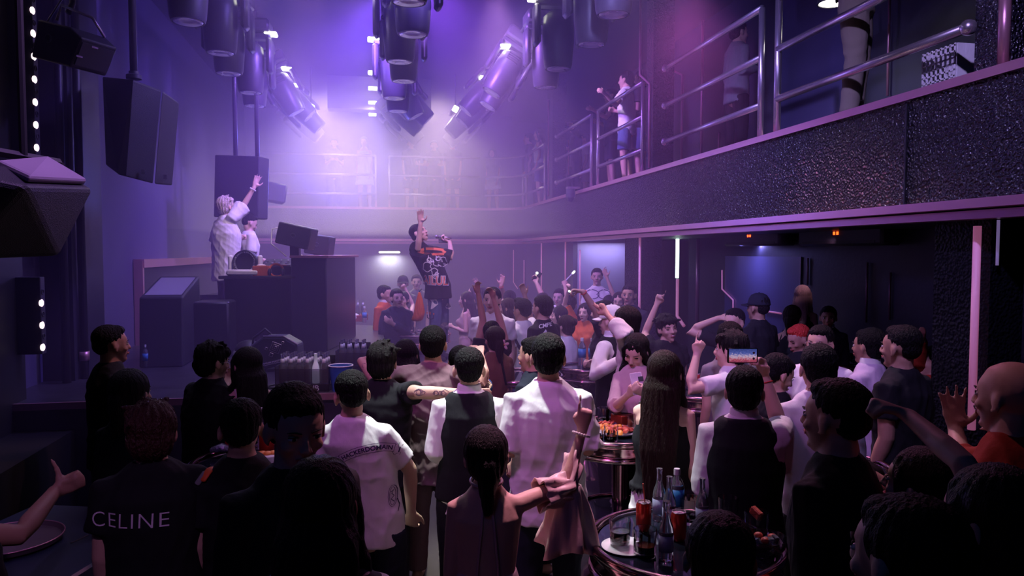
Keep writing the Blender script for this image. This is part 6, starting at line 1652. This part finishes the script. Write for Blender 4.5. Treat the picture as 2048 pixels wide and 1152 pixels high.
# --- bands, bracelets, watches
def bracelet(key, side, m, name, r_=.034, t=.005, frac=.04, ell=None, beads=0):
    sh, el_, wr, hd, n, pose, raised = P[key]['arms'][side]
    c = wr.lerp(el_, frac); ax = (wr - el_).normalized(); M = look(ax)
    mb = MB()
    if beads:
        for i in range(beads):
            a = 2 * PI * i / beads; mb.ell(c + M @ Vector((r_ * math.cos(a), r_ * math.sin(a), 0)), (t, t, t), None, 8, 6)
    else: mb.torus(c, r_, t, 28, 6, M)
    return mb.build(name, m, P[key]['root'], smooth=True)
bracelet('halter', 1, M_PEARL, 'pearl_bracelet', .033, .0065, .06, beads=20)
bracelet('thumb', 1, M_RED, 'red_bracelet', .031, .003, .10); bracelet('waiter_r', 1, M_RED, 'red_bracelet', .031, .003, .08)
bracelet('palm', -1, M_RED, 'red_bracelet', .031, .003, .05); bracelet('ringarm', -1, M_RED, 'red_bracelet', .031, .003, .05)
bracelet('dj', 1, C_WHITE, 'white_bracelet', .034, .010, .10, beads=9)
bracelet('longhair', -1, M_CHROME, 'wristwatch', .030, .006, .10)
bracelet('waiter_m', -1, M_BROW, 'dark_bracelet', .032, .006, .05)
# --- halter dress: neck ribbon, tails, ruffled sleeve
q = P['halter']; nk, sh_, Fh, Rh = q['nek'], q['sho'], q['F'], q['R']
TB = bvh_world([o for o in q['root'].children if o.name.startswith('body')][0])
MB().torus(nk + Z3 * .012, .060, .006, 32, 6, rotm(.15, 0, 0)).build('neck_ribbon', C_SATIN, q['root'], smooth=True)
for dx in (-.012, .012):
    pts = []
    for i in range(9):
        o_ = nk - Fh * .3 + Rh * (dx * (1 + i * .35)) - Z3 * (.01 + i * .045); h_ = TB.ray_cast(o_, Fh, 1.0)
        pts.append((h_[0] - Fh * .008) if h_[0] is not None else o_ + Fh * .22)
    MB().tube(pts, .0055, 6, False, .5).build('ribbon_tail', C_SATIN, q['root'], smooth=True)
sh, el_, wr, hd, n, *_ = q['arms'][1]
ax = (el_ - sh).normalized(); a1 = ax.cross(Z3).normalized(); 
rv = MB(); vs = []; fs = []; NS, NR = 56, 9
for j in range(NR):
    t = j / (NR - 1)
    c = el_.lerp(wr, .08 + .05 * t) - Z3 * (.01 + .27 * t ** 1.1) 
    for k in range(NS):
        a = 2 * PI * k / NS; rr = .055 + .055 * t + (.004 + .022 * t) * math.sin(a * 6 + j * .4) + .012 * t * math.sin(a * 11 + 2)
        d_ = cR * math.cos(a) + cH * math.sin(a) * .8
        vs.append(c + d_ * rr + Z3 * (.018 * math.sin(a * 3 + j * .7) * t))
for j in range(NR - 1):
    for k in range(NS): fs.append((j * NS + k, j * NS + (k + 1) % NS, (j + 1) * NS + (k + 1) % NS, (j + 1) * NS + k))
o = rv.add(vs, fs).build('ruffled_sleeve', C_SATIN, q['root'], smooth=True); sd = o.modifiers.new('thick', 'SOLIDIFY'); sd.thickness = .004
rv = MB(); vs = []; fs = []
for j in range(7):
    t = j / 6; c = sh.lerp(el_, .45 + 1.1 * t) if t < .5 else el_.lerp(wr, (t - .5) * .85); u1 = ax.cross(Z3).normalized(); v1 = ax.cross(u1)
    for k in range(NS):
        a = 2 * PI * k / NS; rr = (.060 - .012 * t) + .010 * math.sin(a * 5 + j * 1.3) + .006 * math.sin(a * 9 - j)
        vs.append(c + (u1 * math.cos(a) + v1 * math.sin(a)) * rr)
for j in range(6):
    for k in range(NS): fs.append((j * NS + k, j * NS + (k + 1) % NS, (j + 1) * NS + (k + 1) % NS, (j + 1) * NS + k))
o = rv.add(vs, fs).build('gathered_sleeve', C_SATIN, q['root'], smooth=True); sd = o.modifiers.new('thick', 'SOLIDIFY'); sd.thickness = .004
MB().torus(q['hc'] + q['hM'] @ Vector((.078, -.01, -.055)), .012, .002, 16, 6, look(cR)).build('earring', M_ROSE, q['root'], smooth=True)
# --- straps, ties, belts
def strap(key, pts2, r_, m, name, px=True, d=None, flat=.35):
    """a strap laid on the garment through picture points"""
    q = P[key]; T = bvh_world(top_of(key)); out = []
    for px_, py_ in pts2:
        D = ray(px_, py_); h_ = T.ray_cast(CAM, D, 30)
        if h_[0] is not None: out.append(h_[0] - D * .006)
    if len(out) > 1: return MB().tube(out, r_, 8, True, flat, up=cH).build(name, m, q['root'], smooth=True)
def dens(a, b, n=9): return [(a[0] + (b[0] - a[0]) * i / n, a[1] + (b[1] - a[1]) * i / n) for i in range(n + 1)]
strap('strap', dens((448, 898), (405, 960), 8), .020, mat('strap_orange', (.85, .12, .03), .6), 'bag_strap')
strap('strap', dens((440, 905), (394, 968), 8), .012, C_GREY, 'strap_edge')
strap('braces', dens((1022, 664), (1058, 730), 10), .016, C_NAVY, 'sling_strap')
strap('whitetank', dens((520, 752), (548, 830), 10), .010, C_BLACK, 'bag_strap')
strap('brown', dens((1000, 705), (1012, 770), 8), .010, C_BLACK, 'bag_strap')
q = P['waiter_m']; c = q['nek'] + q['F'] * .085 - Z3 * .03
bt = MB(); 
for s_ in (-1, 1): bt.loft([(c + q['R'] * .006 * s_, Z3 * .010, q['F'] * .008), (c + q['R'] * .05 * s_, Z3 * .024, q['F'] * .010)], 10)
bt.ell(c, (.010, .010, .012)); bt.build('bow_tie', C_BLACK, q['root'], smooth=True)
# hair flower
q = P['brown']; c = at(1010, 690, 6.2); h_ = bvh_world([o for o in q['root'].children if o.name.startswith('hair')][0]).ray_cast(CAM, ray(1008, 690), 20)
c = h_[0] - ray(1008, 690) * .01 if h_[0] is not None else c
fl = MB(); Mf = look(-cH + Vector((.2, 0, .2)))
for i in range(5):
    a = 2 * PI * i / 5 + .3; dv = Mf @ Vector((math.cos(a), math.sin(a), 0)); fl.ell(c + dv * .026, (.022, .013, .006), Matrix((dv, Mf @ Vector((-math.sin(a), math.cos(a), 0)), Mf @ Vector((0, 0, 1)))).transposed(), 10, 6)
f_ = fl.build('hair_flower', C_PINK, q['root'], smooth=True); MB().ell(c + Mf @ Vector((0, 0, .008)), (.007, .007, .005)).build('flower_centre', M_ORFR, f_, smooth=True)
# --- caps
def capgeo(key, m, brim=1.0, cup=1.0):
    q = P[key]; s = q['s']; g = lambda x, y, z: q['hc'] + q['hM'] @ (Vector((x, y, z)) * s)
    mb = MB(); prof = [(.0, .137), (.03, .134), (.062, .118), (.083, .085), (.093, .045), (.094, .030)]
    mb.lathe([(r_ * s, z * s) for r_, z in prof], q['hc'] + q['hM'] @ Vector((0, -.012, 0)) * s, 28, q['hM'] @ Matrix.Diagonal((.95, 1.10, 1)))
    o = mb.build('cap_crown', m, q['root'], smooth=True); sd = o.modifiers.new('thick', 'SOLIDIFY'); sd.thickness = .004
    vs = []; fs = []
    for j in range(5):
        for k in range(13):
            a = math.radians(20 + 140 * k / 12); rr = .085 + .062 * j / 4 * math.sin(a)
            vs.append(g(rr * math.cos(a) * .98, rr * math.sin(a) + .008, .040 - .012 * (j / 4) - .012 * math.cos(a) ** 2))
    for j in range(4):
        for k in range(12): fs.append((j * 13 + k, j * 13 + k + 1, (j + 1) * 13 + k + 1, (j + 1) * 13 + k))
    o = MB().add(vs, fs).build('cap_brim', m, q['root'], smooth=True); sd = o.modifiers.new('thick', 'SOLIDIFY'); sd.thickness = .005
    MB().ell(g(0, -.012, .139), (.008, .008, .005), None, 8, 6).build('cap_button', m, q['root'])
capgeo('waiter_m', C_CREAM); capgeo('cap', C_NAVY); capgeo('farcap', C_BLACK)
# --- phones
def phone(key, side, label, along, normal, screen=None, off=(0, 0, 0), size=(.150, .073, .009), m=M_PHONE):
    hc_, hd, hn, ht = P[key]['hands'][side]
    c = hc_ + Vector(off); x = Vector(along).normalized(); z = Vector(normal); z = (z - x * z.dot(x)).normalized(); y = z.cross(x)
    M = Matrix((x, y, z)).transposed()
    r = empty('phone', c)
    MB().box(c, size, M, .004).build('phone_body', m, r, smooth='angle')
    if screen: MB().box(c + z * (size[2] / 2 + .0008), (size[0] * .90, size[1] * .88, .0012), M).build('screen', screen, r)
    else:
        MB().box(c + z * (size[2] / 2 + .001) + x * size[0] * .36 + y * size[1] * .18, (.034, .034, .003), M, .004).build('camera_bump', M_BLACK, r)
    tag(r, label, 'phone'); return r, c, M
SCR = mat('phone_live_picture', (0, 0, 0), .3); nt = SCR.node_tree; b_ = nt.nodes['Principled BSDF']
tc = nt.nodes.new('ShaderNodeTexCoord'); vo = nt.nodes.new('ShaderNodeTexVoronoi'); vo.inputs['Scale'].default_value = 6; nz = nt.nodes.new('ShaderNodeTexNoise'); nz.inputs['Scale'].default_value = 6
cr = nt.nodes.new('ShaderNodeValToRGB'); els = cr.color_ramp.elements; els[0].color = (.04, .02, .10, 1); els[1].color = (.02, .04, .22, 1); e2 = els.new(.30); e2.color = (.65, .10, .18, 1); e3 = els.new(.45); e3.color = (.80, .60, .85, 1); e4 = els.new(.62); e4.color = (.12, .16, .60, 1)
ad = nt.nodes.new('ShaderNodeMath'); ad.operation = 'MULTIPLY_ADD'; ad.inputs[1].default_value = .55
nt.links.new(tc.outputs['Generated'], vo.inputs['Vector']); nt.links.new(tc.outputs['Generated'], nz.inputs['Vector'])
sx_ = nt.nodes.new('ShaderNodeSeparateXYZ'); nt.links.new(tc.outputs['Generated'], sx_.inputs[0]); ml = nt.nodes.new('ShaderNodeMath'); ml.operation = 'MULTIPLY_ADD'; ml.inputs[1].default_value = .7; ml.inputs[2].default_value = -.12; nt.links.new(sx_.outputs['Z'], ml.inputs[0]); nt.links.new(nz.outputs['Fac'], ad.inputs[0]); nt.links.new(ml.outputs[0], ad.inputs[2]); nz.inputs['Scale'].default_value = 14; nt.links.new(ad.outputs[0], cr.inputs[0])
nt.links.new(cr.outputs[0], b_.inputs['Emission Color']); b_.inputs['Emission Strength'].default_value = .5
hc_ = P['waiter_r']['hands'][1][0]; off = at(1485, 711, 3.08) - hc_
r, c, M = phone('waiter_r', 1, 'phone held up sideways by the waiter, its screen showing the stage', cR, -cH, SCR, off, (.128, .064, .009))
for dy in (.012, -.012): MB().lathe([(0, .0), (.005, .0), (.005, .001), (0, .001)], c + M @ Vector((.045, dy, .0062)), 14, M).build('screen_button', M_CAP, r)
p1 = P['phonew']; hm = (p1['hands'][1][0] + p1['hands'][-1][0]) / 2
phone('phonew', 1, 'pale phone held in both hands by the woman in pink', (cR * .97 + Z3 * .12), (-cH * .85 + Z3 * .45), None, hm - p1['hands'][1][0] + Z3 * .035 - cH * .02, (.078, .150, .009), C_LPINK)
r, c, M = phone('torch', 1, 'phone held up high with its small torch shining', (cR * .6 + Z3 * .9), (-cH), None, cR * .03 + Z3 * .02)
MB().ell(c - cH * .012 + Z3 * .05, (.016, .012, .016), None, 12, 8).build('torch_light', mat('torch_lit', (1, 1, 1), .5, emit=(.9, 1, .92), estr=22), r, smooth=True)
hc_ = P['stickg']['hands'][-1][0]; a = hc_ - cR * .03 - Z3 * .02; b = hc_ + cR * .11 + Z3 * .13
r = empty('light_stick', a); MB().tube([a, b], .009, 10, True).build('stick', C_WHITE, r, smooth=True); MB().tube([b, b + (b - a).normalized() * .03], .014, 10, True).build('tip', mat('tip_lit', (1, 1, 1), .5, emit=(.9, 1, .8), estr=3), r, smooth=True)
tag(r, 'slim white light stick raised above the crowd', 'light stick')
hc_ = P['ringarm']['hands'][-1][0]; r = empty('lighter', hc_); MB().box(hc_ - cR * .02, (.07, .03, .03), None, .008).build('lighter_body', M_CHROME, r); MB().ell(hc_ - cR * .05 - cH * .02 + Z3 * .012, (.009, .009, .009)).build('spark', mat('spark_lit', (1, 1, 1), .5, emit=(.7, 1, .85), estr=8), r); tag(r, 'small metal gadget gleaming in the fist above the woman in orange', 'gadget')
hc_ = P['bald']['hands'][-1][0]; c = hc_ + Z3 * .03 - cH * .02 - cR * .02; o = MB().ell(c, (.022, .020, .030), None, 10, 8).build('folded_tissue', C_WHITE, smooth=True, origin=c); tag(o, 'folded white tissue in the bald man\'s hand', 'tissue')
# moustache and stubble of the bald man
q = P['bald']; s = q['s']; g = lambda x, y, z: q['hc'] + q['hM'] @ (Vector((x, y, z)) * s)
MB().tube([g(-.024, .088, -.046), g(-.01, .100, -.040), g(.01, .100, -.040), g(.024, .088, -.046)], [.002, .0035, .0035, .002], 6, True, .6).build('moustache', M_BROW, q['root'], smooth=True)
# basket on the balcony
c = atX(1902, 146, 3.5); c.z = ZB1 + .17
r = empty('white_basket', (c.x, c.y, ZB1 - .05)); bk = MB()
for i in range(8): bk.box((c.x - .09, c.y - .13 + .037 * i, c.z - .04), (.008, .010, .32))
for j in range(9): bk.box((c.x - .09, c.y, c.z - .18 + .036 * j), (.008, .27, .010))
bk.box((c.x + .05, c.y - .135, c.z - .04), (.26, .008, .32)); bk.box((c.x + .05, c.y + .135, c.z - .04), (.26, .008, .32)); bk.box((c.x + .05, c.y, c.z - .19), (.26, .27, .01))
bk.build('lattice', C_WHITE, r); tag(r, 'white lattice basket on the balcony floor before the near upstairs pillar', 'basket')
# tattoos: dark scrollwork laid on the forearm
def tattoo(key, side, n=5, seed=1):
    q = P[key]; TB = bvh_world([o for o in q['root'].children if o.name.startswith('body')][0]); sh, el_, wr, *_ = q['arms'][side]
    rn = random.Random(seed); mb = MB()
    for i in range(n):
        c = sh.lerp(el_, rn.uniform(.55, 1)) if i % 2 == 0 else el_.lerp(wr, rn.uniform(.05, .8)); a = rn.uniform(.010, .022); pts = []
        for t in range(10):
            w_ = c + cR * a * math.cos(t * .8 + i) * (1 + .4 * math.sin(2 * t)) + Z3 * a * math.sin(t * .8 + i)
            D = (w_ - CAM).normalized(); h_ = TB.ray_cast(CAM, D, 30)
            if h_[0] is not None and (h_[0] - c).length < .07: pts.append(h_[0] - D * .0008)
        if len(pts) > 3: mb.tube(pts, .0016, 5)
    if mb.v: mb.build('tattoo', M_TATT, q['root'])
tattoo('friend', 1, 12, 2); tattoo('friend2', 1, 8, 3); tattoo('mauve', -1, 5, 4)
# ================================================================ HAZE
m = bpy.data.materials.new('stage_haze'); m.use_nodes = True
nt = m.node_tree; nt.nodes.remove(nt.nodes['Principled BSDF'])
vs_ = nt.nodes.new('ShaderNodeVolumeScatter')
vs_.inputs['Color'].default_value = (0.64, 0.44, 1.0, 1); vs_.inputs['Density'].default_value = 0.06; vs_.inputs['Anisotropy'].default_value = 0.25  # violet of the lamps put into the haze's own colour
nt.links.new(vs_.outputs[0], nt.nodes['Material Output'].inputs['Volume'])
hz = MB().box(((XL + 3.16) / 2, (5.2 + 17.5) / 2, ZC / 2), (3.16 - XL - .02, 17.5 - 5.2, ZC - .02)).build('stage_haze', m)
tag(hz, 'stage haze coloured for violet lamp light, filling the far half of the club', 'haze', kind='stuff')

m2 = m.copy(); m2.name = 'dense_haze'; v2 = [n for n in m2.node_tree.nodes if n.type == 'VOLUME_SCATTER'][0]
v2.inputs['Density'].default_value = .10; v2.inputs['Color'].default_value = (.88, .78, .92, 1)
hz2 = MB().box(((XL + 3.0) / 2, 14.0, 3.95), (3.0 - XL - .04, 7.0, 2.85)).build('lamp_haze', m2)
tag(hz2, 'pale glowing haze around the far lamps and the far balcony', 'haze', kind='stuff')
